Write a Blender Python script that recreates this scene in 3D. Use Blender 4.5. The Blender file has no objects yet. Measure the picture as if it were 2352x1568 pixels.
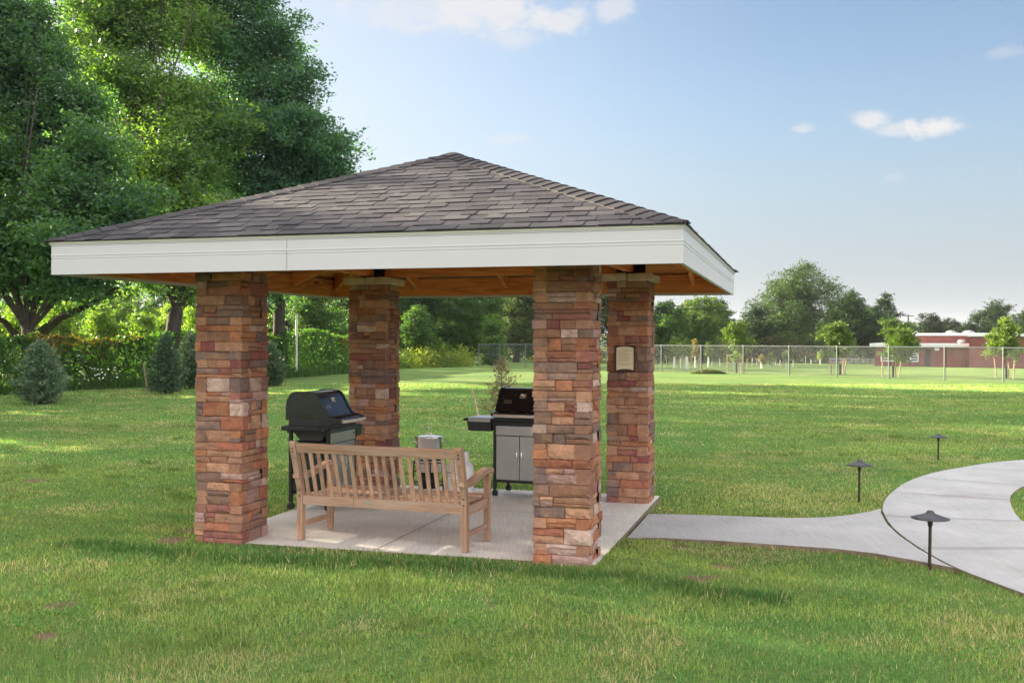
import bpy, bmesh, math, random
import numpy as np
from mathutils import Vector, Matrix, Euler
PI = math.pi
R = math.radians
random.seed(7)
rng = np.random.default_rng(11)
scn = bpy.context.scene
COL = scn.collection
H = 1.8                      # camera height
FP = 2372.0                  # focal length for a 2352 px wide picture

# ------------------------------------------------------------------ camera
cam_d = bpy.data.cameras.new('camera')
cam = bpy.data.objects.new('camera', cam_d)
COL.objects.link(cam)
scn.camera = cam
cam_d.sensor_width = 36
cam_d.lens = FP / 2352 * 36
cam_d.clip_start = 0.1
cam_d.clip_end = 3000
CM = Matrix.Translation((0, 0, H)) @ Matrix.Rotation(PI/2 - 0.0022, 4, 'X') @ Matrix.Rotation(0.0017, 4, 'Z')
cam.matrix_world = CM

def G(u, v, z=0.0):
    """ground position (x, y) seen at picture point u, v (2352 x 1568 scale)"""
    d = CM.to_3x3() @ Vector(((u - 1176) / FP, -(v - 784) / FP, -1))
    t = (z - H) / d.z
    return (d.x * t, d.y * t)
def AT(u, v, Y):
    d = CM.to_3x3() @ Vector(((u - 1176) / FP, -(v - 784) / FP, -1))
    t = Y / d.y
    return (d.x * t, Y, H + d.z * t)

# ------------------------------------------------------------------ objects
def tag(o, label=None, cat=None, group=None, kind=None):
    if label: o['label'] = label
    if cat: o['category'] = cat
    if group: o['group'] = group
    if kind: o['kind'] = kind
    return o
def empty(name, loc=(0, 0, 0), rz=0.0, **k):
    o = bpy.data.objects.new(name, None)
    COL.objects.link(o)
    o.location = loc
    o.rotation_euler = (0, 0, rz)
    o.empty_display_size = 0.2
    return tag(o, **k)
def link(name, me, mat, parent=None):
    o = bpy.data.objects.new(name, me)
    COL.objects.link(o)
    if mat is not None:
        for m in (mat if isinstance(mat, (list, tuple)) else [mat]):
            me.materials.append(m)
    if parent is not None:
        o.parent = parent
    return o
def copy_tree(o, parent=None):
    c = o.copy()
    COL.objects.link(c)
    if parent is not None:
        c.parent = parent
    for ch in list(o.children):
        copy_tree(ch, c)
    return c

class MB:
    """collects shapes for one mesh"""
    def __init__(s):
        s.v = []; s.f = []; s.mi = []; s.c = []; s.sm = []
    def add(s, vs, fs, mi=0, col=None, smooth=False):
        n = len(s.v)
        s.v.extend([tuple(p) for p in vs])
        for f in fs:
            s.f.append([i + n for i in f]); s.mi.append(mi); s.sm.append(smooth)
        s.c.extend([col if col else (1, 1, 1, 1)] * len(vs))
        return s
    def box(s, c, d, rot=None, bev=0.0, mi=0, col=None, taper=None):
        hx, hy, hz = d[0]/2, d[1]/2, d[2]/2
        M = Matrix.Identity(3)
        if rot is not None:
            M = Euler(rot).to_matrix() if not isinstance(rot, Matrix) else rot
        C = Vector(c)
        if bev <= 0:
            pts = [(x*hx, y*hy, z*hz) for z in (-1, 1) for y in (-1, 1) for x in (-1, 1)]
            if taper: pts = [(p[0]*(taper if p[2] > 0 else 1), p[1]*(taper if p[2] > 0 else 1), p[2]) for p in pts]
            s.add([C + M @ Vector(p) for p in pts],
                  [(0, 2, 3, 1), (4, 5, 7, 6), (0, 1, 5, 4), (2, 6, 7, 3), (0, 4, 6, 2), (1, 3, 7, 5)], mi, col)
        else:
            b = min(bev, hx*.9, hy*.9, hz*.9)
            bm = bmesh.new()
            bmesh.ops.create_cube(bm, size=1)
            for v in bm.verts:
                v.co = Vector((v.co.x*d[0], v.co.y*d[1], v.co.z*d[2]))
                if taper and v.co.z > 0: v.co.x *= taper; v.co.y *= taper
            bmesh.ops.bevel(bm, geom=bm.edges[:], offset=b, segments=2, profile=0.6, affect='EDGES')
            bm.verts.index_update()
            s.add([C + M @ v.co for v in bm.verts], [[v.index for v in f.verts] for f in bm.faces], mi, col)
            bm.free()
        return s
    def tube(s, pts, rad, n=8, mi=0, col=None, caps=True, smooth=True):
        pts = [Vector(p) for p in pts]
        if not isinstance(rad, (list, tuple)): rad = [rad]*len(pts)
        vs = []; fs = []
        up = Vector((0.13, 0.21, 1)).normalized()
        for i, p in enumerate(pts):
            t = (pts[min(i+1, len(pts)-1)] - pts[max(i-1, 0)])
            if t.length < 1e-9: t = Vector((0, 0, 1))
            t.normalize()
            a = t.cross(up)
            if a.length < 1e-3: a = t.cross(Vector((1, 0, 0)))
            a.normalize(); b = t.cross(a)
            for k in range(n):
                q = 2*PI*k/n
                vs.append(p + (a*math.cos(q) + b*math.sin(q))*rad[i])
        for i in range(len(pts)-1):
            for k in range(n):
                k2 = (k+1) % n
                fs.append((i*n+k, i*n+k2, (i+1)*n+k2, (i+1)*n+k))
        s.add(vs, fs, mi, col, smooth)
        if caps:
            s.add(vs[:n], [list(range(n))], mi, col); s.add(vs[-n:], [list(range(n))[::-1]], mi, col)
        return s
    def lathe(s, prof, c=(0, 0, 0), n=24, mi=0, col=None, M=None, smooth=True):
        vs = []; fs = []
        C = Vector(c)
        for r, z in prof:
            for k in range(n):
                q = 2*PI*k/n
                p = Vector((r*math.cos(q), r*math.sin(q), z))
                if M is not None: p = M @ p
                vs.append(C + p)
        for i in range(len(prof)-1):
            for k in range(n):
                k2 = (k+1) % n
                fs.append((i*n+k, i*n+k2, (i+1)*n+k2, (i+1)*n+k))
        s.add(vs, fs, mi, col, smooth)
        return s
    def prism(s, poly, z0, z1, mi=0, col=None, M=None, smooth_side=False):
        """poly in local xy, extruded z0..z1, M maps to place"""
        n = len(poly)
        vs = [Vector((x, y, z0)) for x, y in poly] + [Vector((x, y, z1)) for x, y in poly]
        if M is not None: vs = [M @ v for v in vs]
        fs = [list(range(n))[::-1], list(range(n, 2*n))]
        s.add(vs, fs, mi, col)
        s.add(vs, [(i, (i+1) % n, (i+1) % n + n, i+n) for i in range(n)], mi, col, smooth_side)
        return s
    def mesh(s, name):
        me = bpy.data.meshes.new(name)
        me.from_pydata([tuple(v) for v in s.v], [], s.f)
        me.polygons.foreach_set('material_index', s.mi)
        me.polygons.foreach_set('use_smooth', s.sm)
        a = me.color_attributes.new('Col', 'FLOAT_COLOR', 'POINT')
        a.data.foreach_set('color', np.array([(c[0], c[1], c[2], 1.0) for c in s.c], dtype=np.float32).ravel())
        me.update()
        return me
    def build(s, name, mat, parent=None):
        return link(name, s.mesh(name), mat, parent)

def np_mesh(name, V, nper, cols, smooth=False):
    """V: (N*nper,3) polygons of nper verts each; cols (N,3)"""
    N = len(V)//nper
    me = bpy.data.meshes.new(name)
    me.vertices.add(N*nper); me.vertices.foreach_set('co', V.astype(np.float32).ravel())
    me.loops.add(N*nper); me.loops.foreach_set('vertex_index', np.arange(N*nper, dtype=np.int32))
    me.polygons.add(N)
    me.polygons.foreach_set('loop_start', np.arange(0, N*nper, nper, dtype=np.int32))
    me.polygons.foreach_set('loop_total', np.full(N, nper, dtype=np.int32))
    a = me.color_attributes.new('Col', 'FLOAT_COLOR', 'POINT')
    c4 = np.ones((N, nper, 4), dtype=np.float32)
    c4[:, :, :3] = cols[:, None, :] if cols.ndim == 2 else cols
    a.data.foreach_set('color', c4.ravel())
    me.update(calc_edges=True)
    return me

def vnoise(x, y, sc, seed=0):
    x = np.asarray(x)*sc + seed*17.3; y = np.asarray(y)*sc + seed*9.1
    xi = np.floor(x).astype(np.int64); yi = np.floor(y).astype(np.int64)
    fx = x-xi; fy = y-yi
    fx = fx*fx*(3-2*fx); fy = fy*fy*(3-2*fy)
    def h(a, b):
        n = (a*374761393 + b*668265263 + seed*1442695) & 0x7fffffff
        n = ((n ^ (n >> 13))*1274126177) & 0x7fffffff
        return ((n ^ (n >> 16)) & 0xffff)/65535.0
    return (h(xi, yi)*(1-fx)+h(xi+1, yi)*fx)*(1-fy) + (h(xi, yi+1)*(1-fx)+h(xi+1, yi+1)*fx)*fy
def fbm(x, y, sc, seed=0, oct=3):
    t = 0; a = 1; s_ = 0
    for i in range(oct):
        t = t + a*vnoise(x, y, sc*2**i, seed+i*5); s_ += a; a *= .5
    return t/s_

# ------------------------------------------------------------------ materials
class NT:
    def __init__(s, name):
        s.m = bpy.data.materials.new(name); s.m.use_nodes = True
        s.t = s.m.node_tree; s.t.nodes.clear()
        s.out = s.n('ShaderNodeOutputMaterial')
    def n(s, typ, props=None, **ins):
        nd = s.t.nodes.new(typ)
        for k, v in (props or {}).items(): setattr(nd, k, v)
        for k, v in ins.items():
            key = int(k[1:]) if k[0] == '_' and k[1:].isdigit() else k.replace('_', ' ')
            s.set(nd, key, v)
        return nd
    def set(s, nd, key, v):
        if isinstance(v, bpy.types.NodeSocket): s.t.links.new(v, nd.inputs[key])
        elif isinstance(v, bpy.types.Node): s.t.links.new(v.outputs[0], nd.inputs[key])
        else:
            if isinstance(v, (tuple, list)) and len(v) == 3 and nd.inputs[key].type == 'RGBA': v = (*v, 1)
            nd.inputs[key].default_value = v
    def ramp(s, fac, stops, interp='LINEAR'):
        nd = s.t.nodes.new('ShaderNodeValToRGB')
        nd.color_ramp.interpolation = interp
        el = nd.color_ramp.elements
        while len(el) < len(stops): el.new(0.5)
        for e, (p, c) in zip(el, stops):
            e.position = p
            e.color = (*c, 1) if isinstance(c, (tuple, list)) else (c, c, c, 1)
        s.t.links.new(fac if isinstance(fac, bpy.types.NodeSocket) else fac.outputs[0], nd.inputs[0])
        return nd
    def mix(s, fac, a, b, mode='MIX'):
        nd = s.t.nodes.new('ShaderNodeMix'); nd.data_type = 'RGBA'; nd.blend_type = mode
        for key, v in ((0, fac), (6, a), (7, b)):
            if isinstance(v, bpy.types.Node):
                v = v.outputs[2] if v.bl_idname == 'ShaderNodeMix' else v.outputs[0]
            if isinstance(v, bpy.types.NodeSocket): s.t.links.new(v, nd.inputs[key])
            elif key == 0: nd.inputs[0].default_value = v
            else: nd.inputs[key].default_value = (*v, 1) if len(v) == 3 else v
        return nd.outputs[2]
    def math(s, op, a, b=0.5):
        nd = s.t.nodes.new('ShaderNodeMath'); nd.operation = op
        s.set(nd, 0, a); s.set(nd, 1, b)
        return nd.outputs[0]
    def coord(s, kind='Object', scale=(1, 1, 1), rot=(0, 0, 0), loc=(0, 0, 0)):
        tc = s.n('ShaderNodeTexCoord') if kind != 'World' else s.n('ShaderNodeNewGeometry')
        mp = s.n('ShaderNodeMapping')
        s.t.links.new(tc.outputs[kind if kind != 'World' else 'Position'], mp.inputs[0])
        mp.inputs['Scale'].default_value = scale; mp.inputs['Rotation'].default_value = rot
        mp.inputs['Location'].default_value = loc
        return mp.outputs[0]
    def noise(s, vec, sc, det=4, rough=.55, dist=0):
        return s.n('ShaderNodeTexNoise', Vector=vec, Scale=sc, Detail=det, Roughness=rough, Distortion=dist)
    def bump(s, h, st=.3, dist=.01, nrm=None):
        b = s.n('ShaderNodeBump', Strength=st, Distance=dist, Height=h)
        if nrm is not None: s.set(b, 'Normal', nrm)
        return b.outputs[0]
    def pbsdf(s, col, rough=.6, metal=0.0, normal=None, spec=0.5, **kw):
        b = s.n('ShaderNodeBsdfPrincipled')
        s.set(b, 'Base Color', col); s.set(b, 'Roughness', rough); s.set(b, 'Metallic', metal)
        b.inputs['Specular IOR Level'].default_value = spec
        if normal is not None: s.set(b, 'Normal', normal)
        for k, v in kw.items(): s.set(b, k.replace('_', ' '), v)
        return b
    def done(s, shader):
        s.t.links.new(shader.outputs[0], s.out.inputs[0])
        return s.m

def m_simple(name, col, rough=.5, metal=0., var=.12, nsc=8, bump=.0, bsc=60, spec=.5, dirt=None):
    t = NT(name); co = t.coord('Object')
    nz = t.noise(co, nsc, 5)
    lo = tuple(c*(1-var) for c in col); hi = tuple(min(1, c*(1+var)) for c in col)
    c = t.ramp(nz, [(.3, lo), (.7, hi)]).outputs[0]
    if dirt: c = t.mix(t.ramp(t.noise(co, nsc*.6, 6), [(.5, 0), (.75, .6)]).outputs[0], c, dirt)
    rr = t.ramp(t.noise(co, nsc*2, 4), [(.3, max(0, rough-.08)), (.7, min(1, rough+.1))]).outputs[0]
    nrm = t.bump(t.noise(co, bsc, 4), bump, .004) if bump else None
    return t.done(t.pbsdf(c, rr, metal, nrm, spec))

def m_leaf(name, trans=.38, tcol=(1.6, 2.1, .5), rough=.5):
    t = NT(name)
    a = t.n('ShaderNodeAttribute', {'attribute_name': 'Col'})
    b = t.pbsdf(a.outputs[0], rough, 0, None, .35)
    tc = t.mix(1.0, a.outputs[0], tcol, 'MULTIPLY')
    tr = t.n('ShaderNodeBsdfTranslucent', Color=tc)
    m = t.n('ShaderNodeMixShader', _0=trans, _1=b.outputs[0], _2=tr.outputs[0])
    return t.done(m)

def m_bark(name, col=(.09, .065, .05)):
    t = NT(name)
    co = t.coord('Object', (6, 6, 1.2))
    nz = t.noise(co, 3, 6, .65)
    c = t.ramp(nz, [(.3, tuple(x*.45 for x in col)), (.7, tuple(x*1.5 for x in col))])
    return t.done(t.pbsdf(c.outputs[0], .9, 0, t.bump(nz, .9, .03), .2))

def m_wood(name, base, dark, axis='X', rough=.6, ring=9, knots=True, grey=None, gamt=.0):
    t = NT(name)
    sc = {'X': (.35, 5, 5), 'Y': (5, .35, 5), 'Z': (5, 5, .35)}[axis]
    info = t.n('ShaderNodeObjectInfo')
    off = t.n('ShaderNodeVectorMath', {'operation': 'SCALE'}); t.t.links.new(t.n('ShaderNodeTexCoord').outputs['Object'], off.inputs[0]); off.inputs['Scale'].default_value = 1
    add = t.n('ShaderNodeVectorMath', {'operation': 'ADD'})
    t.t.links.new(off.outputs[0], add.inputs[0])
    rv = t.n('ShaderNodeCombineXYZ', X=t.math('MULTIPLY', info.outputs['Random'], 31.), Y=t.math('MULTIPLY', info.outputs['Random'], 17.), Z=t.math('MULTIPLY', info.outputs['Random'], 7.))
    t.t.links.new(rv.outputs[0], add.inputs[1])
    mp = t.n('ShaderNodeMapping'); t.t.links.new(add.outputs[0], mp.inputs[0]); mp.inputs['Scale'].default_value = sc
    v = mp.outputs[0]
    n1 = t.noise(v, 1.3, 3, .5, .6)
    w = t.math('FRACT', t.math('MULTIPLY', n1.outputs[0], float(ring)))
    w = t.math('ABSOLUTE', t.math('SUBTRACT', w, .5))
    fine = t.noise(v, 14, 5, .7)
    c = t.ramp(w, [(.0, dark), (.16, tuple((a+b)/2 for a, b in zip(base, dark))), (.4, base)]).outputs[0]
    c = t.mix(.35, c, t.ramp(fine, [(.3, tuple(x*.55 for x in base)), (.7, tuple(min(1, x*1.3) for x in base))]).outputs[0])
    if knots:
        mp2 = t.n('ShaderNodeMapping'); t.t.links.new(add.outputs[0], mp2.inputs[0])
        mp2.inputs['Scale'].default_value = {'X': (1.6, 6, 6), 'Y': (6, 1.6, 6), 'Z': (6, 6, 1.6)}[axis]
        vo = t.n('ShaderNodeTexVoronoi', Vector=mp2.outputs[0], Scale=.8)
        k = t.ramp(vo.outputs['Distance'], [(.05, 1.), (.13, 0.)]).outputs[0]
        c = t.mix(k, c, tuple(x*.3 for x in dark))
    if grey:
        c = t.mix(t.ramp(t.noise(v, 3.2, 7, .75), [(.38, 0.), (.62, gamt)]).outputs[0], c, grey)
        c = t.mix(1., c, t.ramp(t.noise(v, 5.5, 6, .8), [(.32, .68), (.6, 1.1)]).outputs[0], 'MULTIPLY')
    br = t.ramp(info.outputs['Random'], [(0, .82), (1, 1.15)]).outputs[0]
    c = t.mix(1.0, c, br, 'MULTIPLY')
    return t.done(t.pbsdf(c, rough, 0, t.bump(fine, .35, .004), .3))

def m_stone(name):
    t = NT(name); co = t.coord('Object')
    a = t.n('ShaderNodeAttribute', {'attribute_name': 'Col'})
    n1 = t.noise(co, 11, 6, .65, .4); n2 = t.noise(co, 45, 6, .7)
    c = t.mix(t.ramp(n1, [(.40, 0.), (.70, .55)]).outputs[0], a.outputs[0], (.16, .10, .075))
    n3 = t.noise(t.coord('Object', loc=(5, 3, 1)), 8, 5, .6)
    c = t.mix(t.ramp(n3, [(.5, 0.), (.74, .42)]).outputs[0], c, (.50, .27, .14))
    c = t.mix(1., c, t.ramp(n2, [(.25, .8), (.75, 1.4)]).outputs[0], 'MULTIPLY')
    h = t.math('ADD', t.math('MULTIPLY', n2.outputs[0], .6), n1.outputs[0])
    return t.done(t.pbsdf(c, .9, 0, t.bump(h, .55, .014), .2))

def m_shingle(name):
    t = NT(name); co = t.coord('Object')
    a = t.n('ShaderNodeAttribute', {'attribute_name': 'Col'})
    g = t.noise(co, 190, 2, .7)
    c = t.mix(1., a.outputs[0], t.ramp(g, [(.34, .45), (.66, 1.7)]).outputs[0], 'MULTIPLY')
    c = t.mix(1., c, t.ramp(t.noise(co, 2.2, 5), [(.3, .85), (.7, 1.14)]).outputs[0], 'MULTIPLY')
    return t.done(t.pbsdf(c, .85, 0, t.bump(g, .5, .004), .3))

def m_concrete(name, rz, base=(.45, .40, .355), joint=False):
    t = NT(name)
    co = t.coord('Object')
    n1 = t.noise(co, 1.3, 6, .6); n2 = t.noise(co, 90, 4, .7)
    br = t.noise(t.coord('Object', (60, 1.2, 1), (0, 0, rz)), 2.0, 4, .7)
    st = t.noise(t.coord('Object', (1, 1, 1), loc=(4, 2, 0)), .7, 6, .7, .5)
    c = t.ramp(n1, [(.3, tuple(x*.86 for x in base)), (.7, tuple(min(1, x*1.12) for x in base))]).outputs[0]
    c = t.mix(1., c, t.ramp(br, [(.3, .78), (.7, 1.14)]).outputs[0], 'MULTIPLY')
    c = t.mix(1., c, t.ramp(n2, [(.3, .86), (.7, 1.1)]).outputs[0], 'MULTIPLY')
    c = t.mix(t.ramp(st, [(.55, 0.), (.78, .5)]).outputs[0], c, (.27, .21, .16))
    h = t.math('ADD', br.outputs[0], t.math('MULTIPLY', n2.outputs[0], .5))
    return t.done(t.pbsdf(c, .85, 0, t.bump(h, .5, .004), .3))

def m_ground(name):
    t = NT(name)
    co = t.coord('World')
    n1 = t.noise(co, .35, 5, .6); n2 = t.noise(co, 3.0, 5, .65); n3 = t.noise(t.coord('World', (1, 2.4, 1)), 16, 4, .8)
    c = t.ramp(n1, [(.30, (.085, .19, .055)), (.5, (.13, .24, .065)), (.72, (.22, .27, .085))]).outputs[0]
    c = t.mix(t.ramp(n2, [(.42, 0.), (.75, .55)]).outputs[0], c, (.28, .27, .11))
    c = t.mix(1., c, t.ramp(n3, [(.3, .5), (.72, 1.45)]).outputs[0], 'MULTIPLY')
    st = t.noise(t.coord('World', (.015, .9, 1), (0, 0, .12)), 1., 2, .5)
    c = t.mix(1., c, t.ramp(st, [(.35, .86), (.65, 1.14)]).outputs[0], 'MULTIPLY')
    # bare soil where the photograph shows it (and under the thin grass by the slabs)
    pos = t.n('ShaderNodeNewGeometry').outputs['Position']
    soil = None
    for (x, y, r) in SOIL:
        d = t.n('ShaderNodeVectorMath', {'operation': 'DISTANCE'}); t.t.links.new(pos, d.inputs[0]); d.inputs[1].default_value = (x, y, 0)
        q = t.math('ADD', d.outputs['Value'], t.math('MULTIPLY', n2.outputs[0], r))
        k = t.ramp(t.math('DIVIDE', q, r*2), [(.6, 1.), (.85, 0.)]).outputs[0]
        soil = k if soil is None else t.math('MAXIMUM', soil, k)
    c = t.mix(soil, c, t.ramp(n3, [(.3, (.16, .10, .065)), (.7, (.36, .25, .17))]).outputs[0])
    h = t.math('ADD', n3.outputs[0], t.math('MULTIPLY', n2.outputs[0], .5))
    return t.done(t.pbsdf(c, .95, 0, t.bump(h, .9, .05), .1))

def m_brick(name):
    t = NT(name)
    g = t.n('ShaderNodeTexCoord').outputs['Object']
    sep = t.n('ShaderNodeSeparateXYZ', Vector=g)
    cv = t.n('ShaderNodeCombineXYZ', X=t.math('ADD', sep.outputs[0], sep.outputs[1]), Y=sep.outputs[2], Z=0.)
    b = t.n('ShaderNodeTexBrick', Vector=cv, Scale=1., Color1=(.20, .045, .04), Color2=(.14, .035, .034), Mortar=(.24, .15, .14))
    b.inputs['Brick Width'].default_value = .3; b.inputs['Row Height'].default_value = .1; b.inputs['Mortar Size'].default_value = .012
    c = t.mix(1., b.outputs[0], t.ramp(t.noise(g, 1.2, 5), [(.3, .82), (.7, 1.12)]).outputs[0], 'MULTIPLY')
    return t.done(t.pbsdf(c, .85, 0, None, .2))

def m_glass(name):
    t = NT(name)
    return t.done(t.pbsdf((.05, .075, .085), .08, 0, None, .6))

def m_steel(name, rough=.28, col=(.62, .62, .63), aniso=True):
    t = NT(name)
    co = t.coord('Object', (1.5, 1.5, 60)); n = t.noise(co, 3, 4)
    sm = t.noise(t.coord('Object'), 5, 5, .6)
    c = t.mix(t.ramp(sm, [(.4, 0.), (.8, .35)]).outputs[0], col, tuple(x*.6 for x in col))
    r = t.ramp(n, [(.3, max(.02, rough-.06)), (.7, rough+.1)]).outputs[0]
    return t.done(t.pbsdf(c, r, 1., t.bump(n, .05, .002), .5))
# ------------------------------------------------------------------ layout
PX, PY, PYAW = 1.150, 6.937, -0.276
RW, RD = 5.05, 5.15
Z1, Z2, ZA = 2.312, 2.582, 3.60
OV, CA = 0.80, 0.449
PADZ = 0.07
def W(lx, ly):
    c, s = math.cos(PYAW), math.sin(PYAW)
    return (PX + c*lx - s*ly, PY + s*lx + c*ly)
def Z7(X, Y): return ((1800 + X/1.96)/1.2755, (1200 + Y/1.96)/1.2755)
SOIL = [(*G(397, 1254), .17), (*G(1660, 1305), .10), (*G(1600, 1335), .10), (*G(1640, 1330), .08), (*G(140, 1390), .10), (*G(1560, 1262), .10),
        (*G(1900, 1258), .12), (*G(85, 1103), .16), (*G(800, 985), .25), (*G(100, 1460), .08), (*G(1130, 1400), .04), (*G(435, 1232), .12)]
def fence_d(x, y): return (x + 2.2)*.717 + (y - 67.8)*.698
def gz(x, y):
    d = np.clip(fence_d(np.asarray(x, dtype=float), np.asarray(y, dtype=float)) - 1.5, 0, 190)
    return -(d*d/(d+6))/66*1.0 - .02*np.clip((np.asarray(x)-42), 0, 60)*np.clip(d/60, 0, 1)
def bank(x, y):
    """the lawn banks up almost flush with the front and left edges of the patio"""
    x = np.asarray(x, dtype=float); y = np.asarray(y, dtype=float)
    c, s = math.cos(-PYAW), math.sin(-PYAW)
    lx = c*(x-PX)-s*(y-PY); ly = s*(x-PX)+c*(y-PY)
    def ss(t): t = np.clip(t, 0, 1); return t*t*(3-2*t)
    return .052*ss((ly+1.3)/1.7)*ss((2.6-ly)/1.2)*ss((lx+6.6)/1.9)*ss((.45-lx)/1.0)
def gzn(x, y): return gz(x, y)+bank(x, y)
def GG(u, v):
    """ground point on the falling ground beyond the fence"""
    d = CM.to_3x3() @ Vector(((u - 1176) / FP, -(v - 784) / FP, -1))
    t = 10.
    while t < 900:
        if H + d.z*t/1 <= gz(d.x*t, d.y*t): break
        t += .25
    return (d.x*t, d.y*t, float(gz(d.x*t, d.y*t)))

PAD = [W(-4.23, .85), W(-.76, .85), W(-.76, 4.5), W(-4.23, 4.5)]
WALK_L = [(2352,283),(2180,295),(2000,325),(1850,350),(1690,400),(1600,460),(1552,510),(1538,560),(1545,585),(1580,650),(1650,715),(1760,790),(1900,870),(2000,915),(2200,990),(2352,1045),(2700,1180)]
WALK_R = [(3600,1180),(2800,760),(2345,638),(2318,610),(2288,570),(2265,500),(2300,460),(2352,430),(2560,395),(2900,372)]
zw = .035
WALK = [G(*Z7(*p), zw) for p in [(2900,262),(2560,270)] + WALK_L + WALK_R]
CONN = [G(*Z7(*p), .05) for p in [(145,578),(600,600),(1000,615),(1200,612),(1350,598),(1480,575),(1530,560)]] + \
       [G(*Z7(*p), .05) for p in [(1530,585),(1565,650),(1635,715),(1745,790),(1885,870),(1985,915)]] + \
       [G(*Z7(*p), .05) for p in [(1950,899),(1700,852),(1500,817),(1270,790),(900,765),(560,742),(250,728),(25,715)]]
# meet the patio edge
CONN[0] = W(-.725, 3.42); CONN[-1] = W(-.725, 2.10)

def pip(x, y, poly):
    ins = np.zeros(len(x), bool); n = len(poly)
    for i in range(n):
        x1, y1 = poly[i]; x2, y2 = poly[(i+1) % n]
        if y1 == y2: continue
        c = ((y1 > y) != (y2 > y)) & (x < (x2-x1)*(y-y1)/(y2-y1)+x1)
        ins ^= c
    return ins
def smooth_poly(poly, it=2):
    for _ in range(it):
        q = []
        n = len(poly)
        for i in range(n):
            a, b = poly[i], poly[(i+1) % n]
            q.append((.75*a[0]+.25*b[0], .75*a[1]+.25*b[1])); q.append((.25*a[0]+.75*b[0], .25*a[1]+.75*b[1]))
        poly = q
    return poly
WALK = smooth_poly(WALK, 1)

# ------------------------------------------------------------------ materials
M = {}
M['stone'] = m_stone('ledge_stone')
M['mortar'] = m_simple('mortar', (.15, .095, .07), .95)
M['cap'] = m_simple('cap_stone', (.56, .43, .33), .9, var=.22, nsc=9, bump=.6, bsc=40)
M['shingle'] = m_shingle('asphalt_shingle')
M['white'] = m_simple('white_fascia', (.56, .55, .58), .45, var=.025, nsc=2)
M['drip'] = m_simple('drip_edge', (.50, .47, .40), .4, var=.05, nsc=2)
M['pineX'] = m_wood('pine_x', (.90, .32, .10), (.52, .13, .035), 'X')
M['pineY'] = m_wood('pine_y', (.90, .32, .10), (.52, .13, .035), 'Y')
M['deckw'] = m_wood('roof_sheathing', (.80, .32, .11), (.50, .16, .05), 'X', ring=6)
M['black'] = m_simple('black_steel', (.012, .012, .013), .4)
tk = dict(rough=.75, ring=13, knots=False, grey=(.50, .385, .315), gamt=.75)
for ax in 'XYZ': M['teak'+ax] = m_wood('teak_'+ax.lower(), (.52, .285, .175), (.31, .155, .09), ax, **tk)
M['concrete'] = m_concrete('patio_concrete', .0, (.76, .72, .67))
M['concrete2'] = m_concrete('walk_concrete', PYAW, (.455, .45, .452))
M['slab_edge'] = m_simple('soil_stained_concrete', (.22, .165, .12), .95, var=.35, nsc=14)
M['joint'] = m_simple('joint', (.13, .11, .09), .95)
M['enamel'] = m_simple('black_enamel', (.012, .013, .016), .22, var=.3, nsc=3, spec=.6)
M['plastic'] = m_simple('black_plastic', (.016, .018, .019), .5)
M['green_pl'] = m_simple('dark_green_plastic', (.02, .035, .03), .45)
M['cast'] = m_simple('cast_aluminium', (.035, .035, .037), .6, bump=.4, bsc=200)
M['steel'] = m_steel('stainless_panel', .36, (.50, .50, .51))
M['bright'] = m_steel('polished_steel', .09, (.95, .93, .91))
M['handle'] = m_simple('pale_handle', (.62, .56, .50), .4)
M['badge'] = m_simple('badge_metal', (.55, .53, .5), .3, .8)
M['tank'] = m_simple('tank_paint', (.72, .71, .72), .35, var=.06)
M['label'] = m_simple('label_paper', (.82, .76, .70), .5, var=.03)
M['ink'] = m_simple('blue_ink', (.03, .03, .22), .5)
M['ink2'] = m_simple('dark_ink', (.05, .04, .05), .5)
M['brass'] = m_simple('brass', (.75, .38, .08), .3, 1.)
M['bronze'] = m_simple('dark_bronze', (.055, .035, .028), .45, .3, var=.2)
M['hat'] = m_simple('lamp_hat_paint', (.05, .05, .058), .38, .2, var=.2)
M['cream'] = m_simple('plaque_cream', (.80, .66, .46), .45, var=.03)
M['plaque'] = m_simple('plaque_brown', (.045, .022, .016), .45)
M['galv'] = m_simple('galvanised', (.15, .17, .18), .5, .4)
M['wire'] = m_simple('galvanised_wire', (.17, .19, .20), .5, .2)
M['bark'] = m_bark('bark_dark', (.060, .050, .044))
M['bark2'] = m_bark('bark_pale', (.20, .15, .11))
M['stake'] = m_bark('weathered_stake', (.36, .27, .19))
M['tubew'] = m_simple('tree_guard', (.62, .62, .60), .6)
M['sleeve'] = m_simple('black_sleeve', (.02, .018, .018), .7)
M['leaf'] = m_leaf('leaves', .42, (1.9, 2.3, .5))
M['vine'] = m_leaf('vine_leaves', .35, (1.8, 2.2, .5))
M['needle'] = m_leaf('needles', .12, (1.3, 1.5, .7), .6)
M['blade'] = m_leaf('grass_blades', .30, (1.5, 1.7, .6), .55)
M['ground'] = m_ground('lawn_ground')
M['brick'] = m_brick('red_brick')
M['trim'] = m_simple('white_trim', (.62, .63, .64), .5)
M['glass'] = m_glass('window_glass')
M['greydoor'] = m_simple('grey_door', (.33, .34, .37), .5)
M['rail'] = m_simple('pale_rail', (.27, .29, .30), .5)
M['petal'] = m_simple('white_petal', (.8, .8, .76), .6)
M['redleaf'] = M['leaf']

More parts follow.
